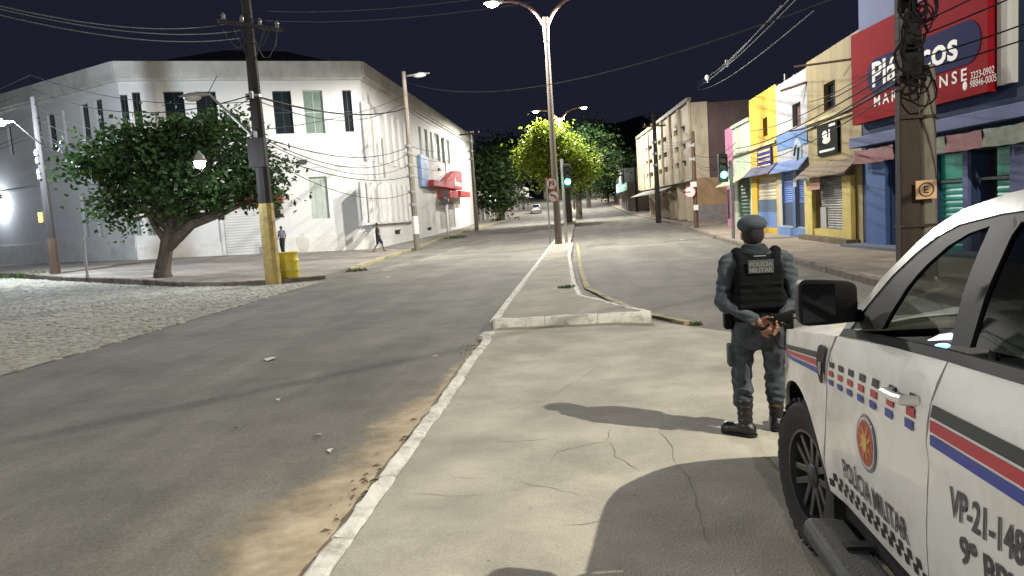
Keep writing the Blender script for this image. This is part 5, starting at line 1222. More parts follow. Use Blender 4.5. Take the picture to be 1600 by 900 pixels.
# roof and windscreen
def surf(name, rows, m, parent=None):
    n = len(rows[0]); vs = [p for r_ in rows for p in r_]
    o = MB().add(vs, [(i * n + j, i * n + j + 1, (i + 1) * n + j + 1, (i + 1) * n + j) for i in range(len(rows) - 1) for j in range(n - 1)]).build(name, m, parent or tr, smooth=True); return o
rows = []
for (l, z) in outer[5:11]:
    e = wg(z); rows.append([(e * s, -(l - .06 * (1 - s * s) * (1 if l < 1.5 else 0)), z + .045 * (1 - s * s) ** .8) for s in np.linspace(-1, 1, 17)])
surf('roof', rows, M_tw)
rows = []
for (l, z) in outer[:6]:
    e = wg(z) - .012; bow = .30 - .16 * (z - 1.19) / .5; rows.append([(e * s, -(l - bow * (1 - s * s)), z - .01 + .03 * (1 - s * s)) for s in np.linspace(-1, 1, 15)])
surf('windscreen', rows, G_ws)
rows = []
for l, z in ((2.70, 1.66), (2.76, 1.45), (2.79, 1.2)):
    e = wg(z); rows.append([(e * s, -l, z) for s in np.linspace(-1, 1, 5)])
surf('rear_screen', rows, G_rear)
# bonnet
rows = []
for (l, zc_) in ((-.90, .93), (-.86, 1.0), (-.72, 1.045), (-.45, 1.095), (0, 1.145), (.35, 1.175), (.62, 1.195)):
    ze = zc_ - .012; e = wside(max(l, -.80), min(ze, 1.19)) - .012 - (.0 if l > -.8 else .05)
    rows.append([(e * s, -(l - .10 * (1 - s * s) * (1 if l < -.6 else .0) - (.25 * (1 - s * s) if l > .6 else 0)), ze + .055 * (1 - s ** 4) * (1 if l > -.85 else .6)) for s in np.linspace(-1, 1, 17)])
surf('bonnet', rows, M_tw)
# bumper, grille, headlights
rows = []
for z, o_ in ((.36, .10), (.46, .02), (.60, -.02), (.74, 0), (.92, .04)):
    rows.append([(.845 * s * (1 - .03 * abs(o_)), .90 - o_ - .16 * abs(s) ** 3, z) for s in np.linspace(-1, 1, 13)])
surf('front_bumper', rows, M_tw); MB().box(-.55, .55, .88, .93, .62, .90).build('grille', M_tb, tr, bevel=.02)
for s in (-1, 1): MB().box(s * .60 - .14, s * .60 + .14, .78, .885, .76, .92).build('headlight', mat('headlight glass', (.5, .5, .5), .1), tr, bevel=.03)
# side vent on the wing, mirror
for sd in (-1, 1):
    V, F = cdt([(.43, 1.115), (.47, 1.132), (.55, 1.125), (.535, 1.03), (.51, .965), (.455, .955), (.425, 1.03)], .04)
    MB().add([S(l, z, .012, sd) for l, z in V], F).add([S(l, z, -.01, sd) for l, z in V], F).build('side_vent', M_tb, tr)
    pr = [(.455, 1.02), (.47, 1.055), (.515, 1.06), (.515, 1.02), (.49, .99)]; V, F = cdt(pr, .05); MB().add([S(l, z, .016, sd) for l, z in V], F).build('vent_insert', mat('vent grey', (.22, .21, .2), .35, metal=.5), tr)
    mb = MB(); n = 20; ring = []
    cxm, czm, wx, wz = .985, 1.350, .108, .088
    for (dy, k) in ((.17, .55), (.13, .86), (.06, 1.0), (0, 1.0), (-.004, .93)):
        for i in range(n):
            a = 2 * math.pi * i / n; ca, sa = math.cos(a), math.sin(a); ex = 2 / 6.0
            px_ = math.copysign(abs(ca) ** ex, ca) * wx * k; pz_ = math.copysign(abs(sa) ** ex, sa) * wz * k * (1.02 + .10 * (px_ / wx))
            ring.append((sd * (cxm + px_ * 1.0), -.80 + dy + .02 * px_ / wx, czm + pz_))
    mb.add(ring, [(i * n + j, i * n + (j + 1) % n, (i + 1) * n + (j + 1) % n, (i + 1) * n + j) for i in range(4) for j in range(n)] + [tuple(range(n)), tuple(4 * n + j for j in range(n))])
    mi = mb.build('side_mirror', M_tb, tr, smooth='auto')
    MB().box(sd * .90 - .05, sd * .90 + .05, -.80, -.74, 1.265, 1.315).build('mirror_arm', M_tb, mi, bevel=.01)
    MB().prism([(sd * (cxm + x), czm + z) for x, z in ((-.098, -.072), (.098, -.08), (.098, .078), (-.098, .072))], -.809, -.806).build('mirror_glass', mat('mirror glass', (.05, .055, .06), .06, metal=.85), mi)
# door handles
for l0, par in ((1.44, door), (2.50, rdoor)):
    for sd in (-1,) if l0 < 2 else (-1,):
        h = MB().tube([(sd * (wside(l0, 1.11) - .004), -(l0 - .10), 1.098), (sd * (wside(l0, 1.11) + .040), -(l0 - .085), 1.102), (sd * (wside(l0, 1.11) + .046), -l0, 1.106), (sd * (wside(l0, 1.11) + .040), -(l0 + .075), 1.108), (sd * (wside(l0, 1.11) - .004), -(l0 + .095), 1.108)], [.012, .015, .016, .017, .016], 10).build('handle', M_tw, par, smooth='auto')
# running boards, sills and under body
for sd in (-1, 1):
    pts = [(.52, .33), (.60, .345), (1.5, .355), (2.55, .37), (2.62, .36)]
    vs = []; prof = [(-.085, 0), (-.075, .035), (.07, .04), (.095, .015), (.095, -.03), (-.07, -.035)]
    for i, (l, z) in enumerate(pts):
        k = .75 if i in (0, len(pts) - 1) else 1
        vs += [(sd * (.97 + u * k), -l, z + v * k) for u, v in prof]
    n = 6; MB().add(vs, [(i * n + j, i * n + (j + 1) % n, (i + 1) * n + (j + 1) % n, (i + 1) * n + j) for i in range(len(pts) - 1) for j in range(n)] + [tuple(range(n)), tuple((len(pts) - 1) * n + j for j in range(n))]).build('running_board', mat('running board', (.03, .03, .03), .7, bump=.4, bscale=120), tr, bevel=.008)
    for l in (.9, 2.2): MB().box(sd * .93 - .05, sd * .93 + .05, -l - .03, -l + .03, .28, .40).build('board_bracket', M_tbk, tr)
    MB().box(sd * .80 - .06, sd * .80 + .06, -2.6, -.50, .36, .56).build('sill', M_tbk, tr)
MB().box(-.74, .74, -4.2, .75, .34, .60).build('chassis', M_tbk, tr); MB().box(-.70, .70, -.42, .72, .60, 1.02).build('engine_bay', M_tbk, tr)
MB().box(-.80, .80, -4.3, -2.72, .85, .90).build('bed_floor', M_tbk, tr); MB().box(-.84, .84, -4.36, -4.30, .62, 1.25).build('tailgate', M_tw, tr)
MB().box(-.82, .82, -2.72, -.46, .56, .62).build('cab_floor', M_tbk, tr); MB().box(-.80, .80, -.62, -.44, .60, 1.12).build('firewall', M_tbk, tr)
# interior
rows = [[(.80 * s, -l - .05 * (1 - s * s), z) for s in np.linspace(-1, 1, 9)] for l, z in ((.60, 1.16), (.80, 1.20), (.98, 1.19), (1.06, 1.12), (1.08, .85))]
dash = surf('dashboard', rows, M_int)
MB().prism([(-.70, 1.215), (-.66, 1.235), (-.62, 1.24), (-.585, 1.215)], -1.03, -1.02).build('pale_reflection', emat('pale reflection glow', (.75, .72, 1.0), 1.6), dash); MB().ellipsoid((-.655, -1.035, 1.195), (.028, .006, .010), 12, 6).build('blue_reflection', emat('blue reflection glow', (.1, .45, 1.0), 4.0), dash)  # glowing pieces on the dash stand in for a reflection in the window glass
wm = MB(); ringp = []
for i in range(25):
    a = 2 * math.pi * i / 24; ringp.append((-.38 + .185 * math.cos(a), -1.22 - .07 * math.sin(a), 1.20 + .17 * math.sin(a)))
wm.tube(ringp, .017, 8); wm.tube([(-.56, -1.22, 1.20), (-.38, -1.18, 1.18), (-.20, -1.22, 1.20)], .022, 6); wm.tube([(-.38, -1.18, 1.18), (-.38, -1.05, 1.10)], .035, 8); wm.build('steering_wheel', M_int, tr, smooth='auto')
for x in (-.38, .38):
    st = MB().ellipsoid((x, -1.72, .86), (.25, .26, .13), 14, 8); st.build('seat', M_int, tr, smooth=True)
    MB().ellipsoid((x, -1.98, 1.16), (.24, .10, .36), 14, 10).build('backrest', M_int, tr, smooth=True); MB().ellipsoid((x, -2.04, 1.52), (.13, .06, .10), 12, 8).build('headrest', M_int, tr, smooth=True)
MB().ellipsoid((0, -.72 - .32, 1.56), (.12, .02, .04), 12, 6).build('inside_mirror', M_int, tr, smooth=True)
# wheels
def wheel(l, x, zc_, steer=0.0):
    sd = -1 if x < 0 else 1; w = bpy.data.objects.new('wheel', None); col.objects.link(w); w.parent = tr; w.location = (x, -l, zc_); w.rotation_euler = (0, 0, steer)
    rt = .388; ww = .125
    prof = [(.235, -ww * .9), (.30, -ww * 1.02), (.355, -ww), (.380, -ww * .82), (rt, -ww * .5), (rt, ww * .5), (.380, ww * .82), (.355, ww), (.30, ww * 1.02), (.235, ww * .9)]
    ty = MB().lathe(prof, 48, 'x', caps=False).build('tyre', M_rub, w, smooth='auto')
    tb = MB()
    for k in range(36):
        a = 2 * math.pi * k / 36
        for s in (-1, 1):
            a2 = a + (.05 if s > 0 else 0); bx = MB().box(s * ww * .15, s * ww * .9, -.019, .019, .383, .396) if s > 0 else MB().box(-ww * .9, -ww * .15, -.019, .019, .383, .396)
            c, s_ = math.cos(a2), math.sin(a2); tb.add([(v[0], v[1] * c - v[2] * s_, v[1] * s_ + v[2] * c) for v in bx.v], bx.f)
    tb.build('tread', M_rub, ty)
    ro = sd * ww * .80
    MB().lathe([(.238, sd * -ww * .9), (.238, sd * ww * .9), (.222, sd * ww * .9), (.205, sd * ww * .55), (.205, sd * -ww * .6)], 40, 'x').build('rim', M_rim, w, smooth='auto')
    MB().lathe([(.20, 0), (.20, sd * .01)], 30, 'x', (sd * ww * .05, 0, 0)).build('brake_disc', mat('brake metal', (.12, .11, .10), .5, metal=.6), w)
    sp = MB()
    for k in range(6):
        a = 2 * math.pi * k / 6 + .3
        for o_ in (-.035, .035):
            q = [(sd * ww * .62, -.020 + o_ * .6, .03), (sd * ww * .62, .020 + o_ * .6, .03), (sd * ww * .74, .016 + o_ * 1.3, .225), (sd * ww * .74, -.016 + o_ * 1.3, .225)]
            q += [(v[0] + sd * -.035, v[1], v[2]) for v in q]; c, s_ = math.cos(a), math.sin(a)
            sp.add([(v[0], v[1] * c - v[2] * s_, v[1] * s_ + v[2] * c) for v in q], [(0, 1, 2, 3), (7, 6, 5, 4), (0, 4, 5, 1), (1, 5, 6, 2), (2, 6, 7, 3), (3, 7, 4, 0)])
    sp.build('spokes', M_rimb, w, bevel=.004); MB().lathe([(.065, sd * ww * .4), (.062, sd * ww * .68), (.04, sd * ww * .76), (.01, sd * ww * .77)], 20, 'x').build('hub_cap', M_rim, w, smooth='auto')
    return w
wheel(0, -.80, .388, R(9)); wheel(0, .80, .388, R(9)); wheel(3.22, -.80, .388 - .14); wheel(3.22, .80, .388 - .14)
# dark arch liners
for l in (0, 3.22):
    for sd in (-1, 1):
        pts = arc(l, .42, .46, -10, 190, 20); vs = []
        for (a, b) in pts: vs += [(sd * .91 if abs(a - l) < .44 else sd * .90, -a, b), (sd * .55, -a, b)]
        MB().add(vs, [(2 * i, 2 * i + 1, 2 * i + 3, 2 * i + 2) for i in range(20)]).build('arch_liner', M_tbk, tr)
        MB().add([(sd * .55, -a, b) for a, b in pts], [tuple(range(len(pts)))]).build('arch_liner', M_tbk, tr)
        MB().box(sd * .84 - .07, sd * .84 + .07, -(l + .50), -(l + .46), .26, .46).build('mud_flap', M_tbk, tr)
# ---- livery
def decal(name, poly, m, parent, off=.004, step=.05, sides=(-1,)):
    V, F = cdt(poly, step)
    for sd in sides: o = MB().add([S(l, z, off, sd) for l, z in V], F).build(name, m, parent, smooth=True)
    return o
def stripe(l0, l1, z0, z1, zz0, zz1, m, parent, name='stripe'): return decal(name, [(l0, z0), (l1, zz0), (l1, zz1), (l0, z1)], m, parent)
for par, l0, l1 in ((rdoor, 1.640, 2.69), (bpy.data.objects['cargo_bed'], 2.72, 4.25)):
    stripe(l0, l1, 1.086, 1.122, 1.094, 1.132, M_dk, par, 'black_stripe'); stripe(l0, l1, 1.043, 1.078, 1.050, 1.086, M_dr, par, 'red_stripe'); stripe(l0, l1, 1.003, 1.035, 1.008, 1.042, M_db, par, 'blue_stripe')
wng = bpy.data.objects['front_wing']
fs_l = [-.55, -.3, 0, .2, .42]
def fst(zf0, zf1, m, nm):
    decal(nm, [(l, zf0(l)) for l in fs_l] + [(l, zf1(l)) for l in fs_l[::-1]], m, wng)
zt0 = lambda l: 1.000 + .075 * (l + .55) / .97
fst(lambda l: zt0(l) - .014, lambda l: zt0(l) + .004 + .012 * (l + .55), M_dk, 'black_stripe'); fst(lambda l: zt0(l) - .030 - .022 * (l + .55), lambda l: zt0(l) - .020 - .002 * (l + .55), M_dr, 'red_stripe'); fst(lambda l: zt0(l) - .048 - .040 * (l + .55), lambda l: zt0(l) - .036 - .026 * (l + .55), M_db, 'blue_stripe')
sqp = [.635, .765, .895, 1.03, 1.17, 1.33, 1.505]
for k, l in enumerate(sqp):
    zt_ = 1.078 + .046 * (l - .635) / .87; s = .024 + .006 * k / 6; w_ = .030 + .004 * k / 6
    for j, m_ in enumerate((M_dk, M_dr, M_db)):
        o_ = -.012 * j; z1_ = zt_ - j * .040 - .002 * j * k / 6; decal('livery_square', [(l - w_ + o_, z1_ - s), (l + w_ + o_, z1_ - s), (l + w_ + o_, z1_), (l - w_ + o_, z1_)], m_, door)
# emblem
ec = (1.04, .842)
def ell(r0, n=28): return [(ec[0] + r0 * 1.0 * math.cos(2 * math.pi * i / n), ec[1] + r0 * .98 * math.sin(2 * math.pi * i / n)) for i in range(n)]
em = decal('emblem', ell(.110), mat('emblem grey blue', (.14, .16, .22), .5), door, .004)
decal('emblem_ring', ell(.098), mat('emblem pale ring', (.5, .47, .45), .5), em, .0055); decal('emblem_field', ell(.088), mat('emblem red field', (.36, .07, .04), .5, var=.35, scale=40), em, .007)
star = [(ec[0] + (.078 if i % 2 else .034) * math.cos(math.pi * i / 8), ec[1] + (.078 if i % 2 else .034) * math.sin(math.pi * i / 8)) for i in range(16)]
decal('emblem_star', star, mat('emblem orange', (.50, .20, .05), .5, var=.3, scale=50), em, .0085); decal('emblem_core', ell(.030), mat('emblem gold', (.55, .36, .10), .5), em, .010)
for k in range(9):
    a = R(50 + k * 10); decal('emblem_dot', [(ec[0] + r_ * math.cos(a + d_), ec[1] + r_ * math.sin(a + d_)) for r_, d_ in ((.099, -.04), (.107, -.04), (.107, .04), (.099, .04))], M_dw, em, .0058)
def ltext(body, l0, l1, z0, z1, m, parent, bold=.012, slope=0.0):
    V, F = text_mesh(body, l1 - l0, z1 - z0, bold)
    V2 = [(l0 + v[0], z0 + v[1] + slope * v[0]) for v in V]
    MB().add([S(l, z, .005) for l, z in V2], F).build('lettering', m, parent, fixn=False)
ltext('POLÍCIA MILITAR', .70, 1.40, .600, .705, M_dt, door, .02)
ltext('VP-21-148', 1.745, 2.125, .835, .920, M_dt, rdoor, .02, .05); ltext('9º BPM', 1.80, 2.13, .725, .805, M_dt, rdoor, .02, .05)
for par, la, lb in ((door, .49, 1.49), (rdoor, 1.57, 2.48)):
    l = la; k = 0
    while l < lb:
        for j in range(2):
            if (k + j) % 2 == 0:
                z0_ = .500 + j * .034 + .02 * (l - .49); decal('livery_check', [(l, z0_), (l + .036, z0_), (l + .036, z0_ + .033), (l, z0_ + .033)], M_dk, par, .004, .2)
        l += .038; k += 1
# ================================================================== PEOPLE (distance-field modelling)
def snets(fn, lo, hi, h):
    lo = np.array(lo, float); hi = np.array(hi, float); n = np.ceil((hi - lo) / h).astype(int) + 1
    ax = [lo[i] + h * np.arange(n[i]) for i in range(3)]
    X, Y, Z = np.meshgrid(*ax, indexing='ij'); P = np.stack([X.ravel(), Y.ravel(), Z.ravel()], 1)
    v = np.concatenate([fn(P[i:i + 400000]) for i in range(0, len(P), 400000)]).reshape(n)
    s = v < 0; c = n - 1; acc = np.zeros((*c, 3)); cnt = np.zeros(c)
    I = np.stack(np.meshgrid(*[np.arange(k) for k in c], indexing='ij'), -1).astype(float)
    cor = [(a, b, d) for a in (0, 1) for b in (0, 1) for d in (0, 1)]
    def sl(o): return tuple(slice(o[i], o[i] + c[i]) for i in range(3))
    for a in cor:
        for ax_ in range(3):
            if a[ax_]: continue
            b = list(a); b[ax_] = 1; va, vb = v[sl(a)], v[sl(b)]; m = (va < 0) != (vb < 0)
            t = np.where(m, va / np.where(m, va - vb, 1), 0); off = np.zeros((*c, 3)); off[...] = a; off[..., ax_] += t
            acc += off * m[..., None]; cnt += m
    act = cnt > 0; idx = -np.ones(c, int); idx[act] = np.arange(act.sum())
    V = lo + h * (I[act] + acc[act] / cnt[act][:, None]); F = []
    for ax_ in range(3):
        u, w = (ax_ + 1) % 3, (ax_ + 2) % 3
        a = [slice(None)] * 3; b = [slice(None)] * 3; a[ax_] = slice(0, n[ax_] - 1); b[ax_] = slice(1, n[ax_])
        m = s[tuple(a)] != s[tuple(b)]; ss = s[tuple(a)]
        q = np.argwhere(m); q = q[(q[:, u] > 0) & (q[:, w] > 0) & (q[:, u] < n[u] - 1) & (q[:, w] < n[w] - 1)]
        def g_(du, dw):
            k = q.copy(); k[:, u] += du; k[:, w] += dw; return idx[k[:, 0], k[:, 1], k[:, 2]]
        f = np.stack([g_(-1, -1), g_(0, -1), g_(0, 0), g_(-1, 0)], 1); fl = ~ss[q[:, 0], q[:, 1], q[:, 2]]; f[fl] = f[fl][:, ::-1]; F.append(f)
    F = np.vstack(F); F = F[(F >= 0).all(1)]
    return V, F
def cap(P, a, b, r0, r1):
    a = np.array(a, float); b = np.array(b, float); d = b - a; t = np.clip(((P - a) @ d) / (d @ d), 0, 1)
    return np.linalg.norm(P - a - t[:, None] * d, axis=1) - (r0 + (r1 - r0) * t)
def ellp(P, c, r, rot=0.0):
    q = P - np.array(c, float)
    if rot: cs, sn = math.cos(rot), math.sin(rot); q = np.stack([q[:, 0] * cs + q[:, 1] * sn, -q[:, 0] * sn + q[:, 1] * cs, q[:, 2]], 1)
    r = np.array(r, float); k0 = np.linalg.norm(q / r, axis=1); k1 = np.linalg.norm(q / (r * r), axis=1)
    return np.where(k1 > 1e-9, k0 * (k0 - 1) / np.maximum(k1, 1e-9), -r.min())
def boxd(P, c, hs, r=.02, rot=0.0):
    q = P - np.array(c, float)
    if rot: cs, sn = math.cos(rot), math.sin(rot); q = np.stack([q[:, 0] * cs + q[:, 1] * sn, -q[:, 0] * sn + q[:, 1] * cs, q[:, 2]], 1)
    q = np.abs(q) - np.array(hs, float) + r; return np.linalg.norm(np.maximum(q, 0), axis=1) + np.minimum(q.max(1), 0) - r
def su(ds, k):
    d = ds[0]
    for e in ds[1:]:
        hh = np.clip(.5 + .5 * (e - d) / k, 0, 1); d = e * (1 - hh) + d * hh - k * hh * (1 - hh)
    return d
def sdf_mesh(name, fn, lo, hi, h, m, parent=None, loc=None, rotz=None):
    V, F = snets(fn, lo, hi, h); me = bpy.data.meshes.new(name); me.from_pydata(V.tolist(), [], F.tolist()); me.update()
    return mobj(name, me, m, parent, loc, rotz, smooth=True)
M_skin = mat('brown skin', (0.30, 0.155, 0.10), .55, var=.08, scale=20); M_skind = mat('dark skin', (0.16, 0.085, 0.055), .6)
M_unif = mat('blue grey camouflage', (0.085, 0.099, 0.115), .95, var=.35, scale=16, bump=.6, bscale=200, dirt=(0.030, 0.036, 0.048), dirt_amt=.9, dirt_scale=9, spec=.2)
M_vest = mat('black ballistic vest', (0.006, 0.007, 0.008), .9, spec=.15, bump=.5, bscale=160); M_boot = mat('black boot leather', (0.012, 0.012, 0.013), .4, bump=.3, bscale=60)
M_beret = mat('blue grey beret wool', (0.055, 0.068, 0.085), .95, bump=.5, bscale=180); M_hair = mat('short black hair', (0.01, 0.009, 0.009), .8, bump=.6, bscale=200)
M_scarf = mat('dark scarf cloth', (0.014, 0.02, 0.026), .95, bump=.4, bscale=90); M_gun = mat('gun black', (0.01, 0.01, 0.011), .4, metal=.3)
op = gz(1187, 678, 0.0)
off_ = thing('person', 'officer in blue-grey uniform, beret and black vest standing with hands behind the back', 'person', (op[0], op[1] - .02, 0), R(-4))
# joints (x right, y ahead, z up), back towards the viewer
hip = (.02, .0, .86); LH, RH = (-.09, 0, .84), (.11, .01, .84)
LK, LA = (-.120, .03, .46), (-.112, -.03, .10); RK, RA = (.135, .08, .46), (.145, .12, .10)
LS, RS = (-.195, .0, 1.335), (.215, .0, 1.335); LE, RE = (-.250, -.07, 1.05), (.268, -.08, 1.06); LW, RW = (-.005, -.185, .905), (.115, -.200, .890)
HC = (-.005, .03, 1.555)
def torso(P, g): return su([ellp(P, (.01, .01, 1.22), (.185 + g, .115 + g, .22)), ellp(P, (.01, .0, 1.0), (.155 + g, .105 + g, .17)), ellp(P, (.01, -.01, .87), (.165 + g, .115 + g, .12)), cap(P, (-.15, 0, 1.345), (.17, 0, 1.345), .062 + g, .062 + g)], .06)
def arms(P, g): return [su([cap(P, LS, LE, .062 + g, .048 + g), cap(P, LE, LW, .046 + g, .030 + g)], .025), su([cap(P, RS, RE, .062 + g, .048 + g), cap(P, RE, RW, .046 + g, .030 + g)], .025)]
def legs(P, g): return [su([cap(P, LH, LK, .092 + g, .058 + g), cap(P, LK, LA, .060 + g, .042 + g)], .03), su([cap(P, RH, RK, .092 + g, .058 + g), cap(P, RK, RA, .060 + g, .042 + g)], .03)]
def head(P):
    d = su([ellp(P, HC, (.074, .092, .108)), ellp(P, (HC[0], HC[1] + .03, HC[2] - .055), (.055, .060, .068)), cap(P, (0, .0, 1.36), (HC[0], HC[1] - .012, 1.48), .058, .054)], .03)
    for s in (-1, 1): d = su([d, ellp(P, (HC[0] + s * .078, HC[1] - .005, HC[2] - .015), (.012, .022, .034))], .012)
    d = su([d, cap(P, (HC[0], HC[1] + .088, HC[2] - .005), (HC[0], HC[1] + .108, HC[2] - .030), .010, .016)], .014)
    for s in (-1, 1): d = np.maximum(d, -ellp(P, (HC[0] + s * .032, HC[1] + .100, HC[2] + .008), (.018, .016, .011)))
    d = su([d, ellp(P, (HC[0], HC[1] + .082, HC[2] - .062), (.026, .016, .010))], .008)
    return d
def body(P): return su([head(P), torso(P, 0)] + [su([a, np.full(len(P), 9.)], .01) for a in arms(P, 0)] + legs(P, 0) + [cap(P, (LA[0], LA[1], .055), (LA[0] - .06, LA[1] + .045, .05), .030, .024), cap(P, (RA[0], RA[1], .055), (RA[0] + .01, RA[1] + .08, .05), .030, .024)], .022)
V, F = snets(body, (-.40, -.32, -.02), (.42, .36, 1.70), .0095)
# hands: palm and five bent fingers each, joined to the same body mesh
def hand(P, wr, out, curl):
    wr = np.array(wr); ox = np.array(out, float); ox /= np.linalg.norm(ox); up_ = np.array([0, 0, 1.]); nn = np.cross(ox, up_); nn /= np.linalg.norm(nn); up_ = np.cross(nn, ox)
    W = lambda a, b, c: wr + ox * a + nn * b + up_ * c
    ds = [su([cap(P, W(-.04, 0, 0), W(.02, 0, 0), .028, .027), cap(P, W(.02, 0, .018), W(.075, .0, .026), .019, .016), cap(P, W(.02, 0, -.018), W(.075, 0, -.028), .019, .015), cap(P, W(.03, 0, 0), W(.078, 0, 0), .020, .016)], .015)]
    for k, (c, L) in enumerate(((.030, .070), (.010, .078), (-.010, .072), (-.029, .058))):
        b0 = W(.078, 0, c); b1 = W(.078 + L * .38 * math.cos(curl * .5), curl * .020, c); b2 = W(.078 + L * .62 * math.cos(curl * .8), curl * .045, c - .003); b3 = W(.078 + L * .62 - .014 * curl, curl * .068, c - .006)
        ds.append(np.minimum(np.minimum(cap(P, b0, b1, .0092, .0088), cap(P, b1, b2, .0088, .0080)), cap(P, b2, b3, .0080, .0070)))
    t0, t1, t2 = W(.015, .008, .030), W(.045, .030, .052), W(.078, .042, .055); th = np.minimum(cap(P, t0, t1, .013, .011), cap(P, t1, t2, .0105, .0085))
    d = ds[0]
    for e in ds[1:] + [th]: d = su([d, e], .006)
    return d
VV = [V]; FF = [F]; o_ = len(V)
for wr, out, cu in ((LW, (.90, -.12, -.12), .9), (RW, (-.62, -.35, -.60), .9)):
    a, b = snets(lambda P: hand(P, wr, out, cu), np.array(wr) - .20, np.array(wr) + .20, .0038); VV.append(a); FF.append(b + o_); o_ += len(a)
me = bpy.data.meshes.new('body'); me.from_pydata(np.vstack(VV).tolist(), [], np.vstack(FF).tolist()); me.update(); mobj('body', me, M_skin, off_, smooth=True)
def folds(P, f, a, ph=0.0): return a * np.sin(P[:, 2] * f + 2.2 * np.sin(P[:, 0] * 17 + ph) + 1.6 * np.sin(P[:, 1] * 21 + P[:, 2] * 9 + ph)) * (.6 + .4 * np.sin(P[:, 2] * 23 + P[:, 0] * 31 + ph))
def shirt(P):
    d = su([torso(P, .012)] + arms(P, .010), .03) + folds(P, 66, .0060) + folds(P, 120, .0035, 2.0)
    d = np.maximum(d, .86 - P[:, 2]); d = np.maximum(d, P[:, 2] - 1.43)
    for w, e in ((LW, LE), (RW, RE)):
        ax_ = np.array(w) - np.array(e); ax_ = ax_ / np.linalg.norm(ax_); pr = (P - np.array(w)) @ ax_
        near = np.linalg.norm(P - np.array(w), axis=1) < .14; d = np.where(near, np.maximum(d, pr - .002), d)
    return d
sdf_mesh('uniform_shirt', shirt, (-.40, -.32, .80), (.42, .25, 1.46), .0085, M_unif, off_)
def trousers(P):
    lg = [x + 0 for x in legs(P, .010)]
    k = np.clip((.50 - P[:, 2]) / .2, 0, 1); lg = [x - .012 * np.clip((.62 - np.abs(P[:, 2] - .34)) / .6, 0, 1) * k for x in lg]
    d = su(lg + [ellp(P, (.01, -.015, .875), (.178, .135, .12)), cap(P, (.01, -.01, .80), (.01, 0, .93), .13, .145), ellp(P, (-.08, -.06, .83), (.085, .085, .09)), ellp(P, (.10, -.055, .83), (.085, .085, .09))], .035)
    d += folds(P, 50, .0075, 1.0) * (.5 + .5 * np.clip((.75 - P[:, 2]) / .3, 0, 1)) + folds(P, 100, .0065, 3.) * np.clip((.52 - P[:, 2]) / .15, 0, 1)
    for s, (K, A) in ((-1, (LH, LK)), (1, (RH, RK))): d = su([d, boxd(P, (A[0] + s * .075, A[1] - .005, .63), (.026, .065, .085), .015)], .015)
    d = np.maximum(d, P[:, 2] - .965); return np.maximum(d, .235 - P[:, 2])
sdf_mesh('trousers', trousers, (-.34, -.24, .20), (.36, .26, 1.0), .0085, M_unif, off_)
def vest(P):
    d = su([ellp(P, (.01, .005, 1.21), (.208, .158, .27)), boxd(P, (.01, -.135, 1.17), (.165, .030, .185), .03), boxd(P, (.01, .14, 1.16), (.16, .03, .18), .03)], .05)
    d = su([d, boxd(P, (.01, 0, 1.06), (.195, .145, .075), .05)], .05)
    d = np.maximum(d, .955 - P[:, 2]); d = np.maximum(d, P[:, 2] - 1.40)
    for s, S_ in ((-1, LS), (1, RS)): d = np.maximum(d, -(ellp(P, (S_[0] + s * .055, .0, 1.245), (.095, .20, .155))))
    for s in (-1, 1): d = su([d, su([cap(P, (.01 + s * .125, -.10, 1.36), (.01 + s * .14, 0, 1.412), .036, .040), cap(P, (.01 + s * .14, 0, 1.412), (.01 + s * .12, .10, 1.36), .040, .036)], .02)], .012)
    for k in range(4): d = su([d, boxd(P, (.01, -.168, 1.02 + .055 * k), (.150, .006, .013), .005)], .004)
    for s in (-1, 1): d = su([d, boxd(P, (.01 + s * .175, -.06, 1.04), (.03, .06, .045), .015)], .01)
    return d + folds(P, 40, .0025, .5)
vs_ = sdf_mesh('ballistic_vest', vest, (-.28, -.24, .92), (.30, .22, 1.48), .008, M_vest, off_)
pt_ = MB().box(-.075, .105, -.179, -.171, 1.268, 1.366).build('back_patch', mat('patch grey', (.07, .075, .07), .8), vs_, bevel=.003)
M_pt = mat('patch lettering', (.20, .21, .20), .85)
for body_, z0_, z1_ in (('POLÍCIA', 1.320, 1.360), ('MILITAR', 1.275, 1.309)):
    V, F = text_mesh(body_, .165, z1_ - z0_, .03); MB().add([(-.067 + p[0], -.1805, z0_ + p[1]) for p in V], F).build('lettering', M_pt, pt_, fixn=False)
MB().box(-.03, .055, -.165, -.158, 1.392, 1.398).build('drag_strap', mat('strap grey', (.3, .3, .28), .8), vs_)
def scarf(P): return np.maximum(su([np.abs(ellp(P, (-.003, .008, 1.432), (.088, .082, .055))) - .010, np.abs(ellp(P, (-.003, .0, 1.405), (.105, .088, .045))) - .012], .015) + folds(P, 90, .004), np.abs(P[:, 2] - 1.425) - .05)
sdf_mesh('scarf', scarf, (-.15, -.13, 1.34), (.15, .13, 1.50), .006, M_scarf, off_)
def hair(P): return np.maximum(ellp(P, (HC[0], HC[1] - .012, HC[2] + .002), (.080, .095, .108)), np.maximum(P[:, 1] - HC[1] - .035, (HC[2] - .085) - P[:, 2]))
sdf_mesh('hair', hair, (-.12, -.12, 1.42), (.12, .16, 1.70), .006, M_hair, off_)
def beret(P):
    q = P - np.array([HC[0], HC[1], HC[2] + .045]); c, s = math.cos(R(-7)), math.sin(R(-7)); Q = np.stack([q[:, 0] * c - q[:, 2] * s, q[:, 1], q[:, 0] * s + q[:, 2] * c], 1)
    d = su([ellp(Q, (-.012, -.012, .030), (.098, .112, .066)), ellp(Q, (.02, 0, .015), (.090, .106, .056))], .03)
    d = su([d, np.maximum(ellp(Q, (0, 0, 0), (.086, .102, .06)), np.abs(Q[:, 2] + .004) - .014)], .006); return np.maximum(d, -.02 - Q[:, 2])
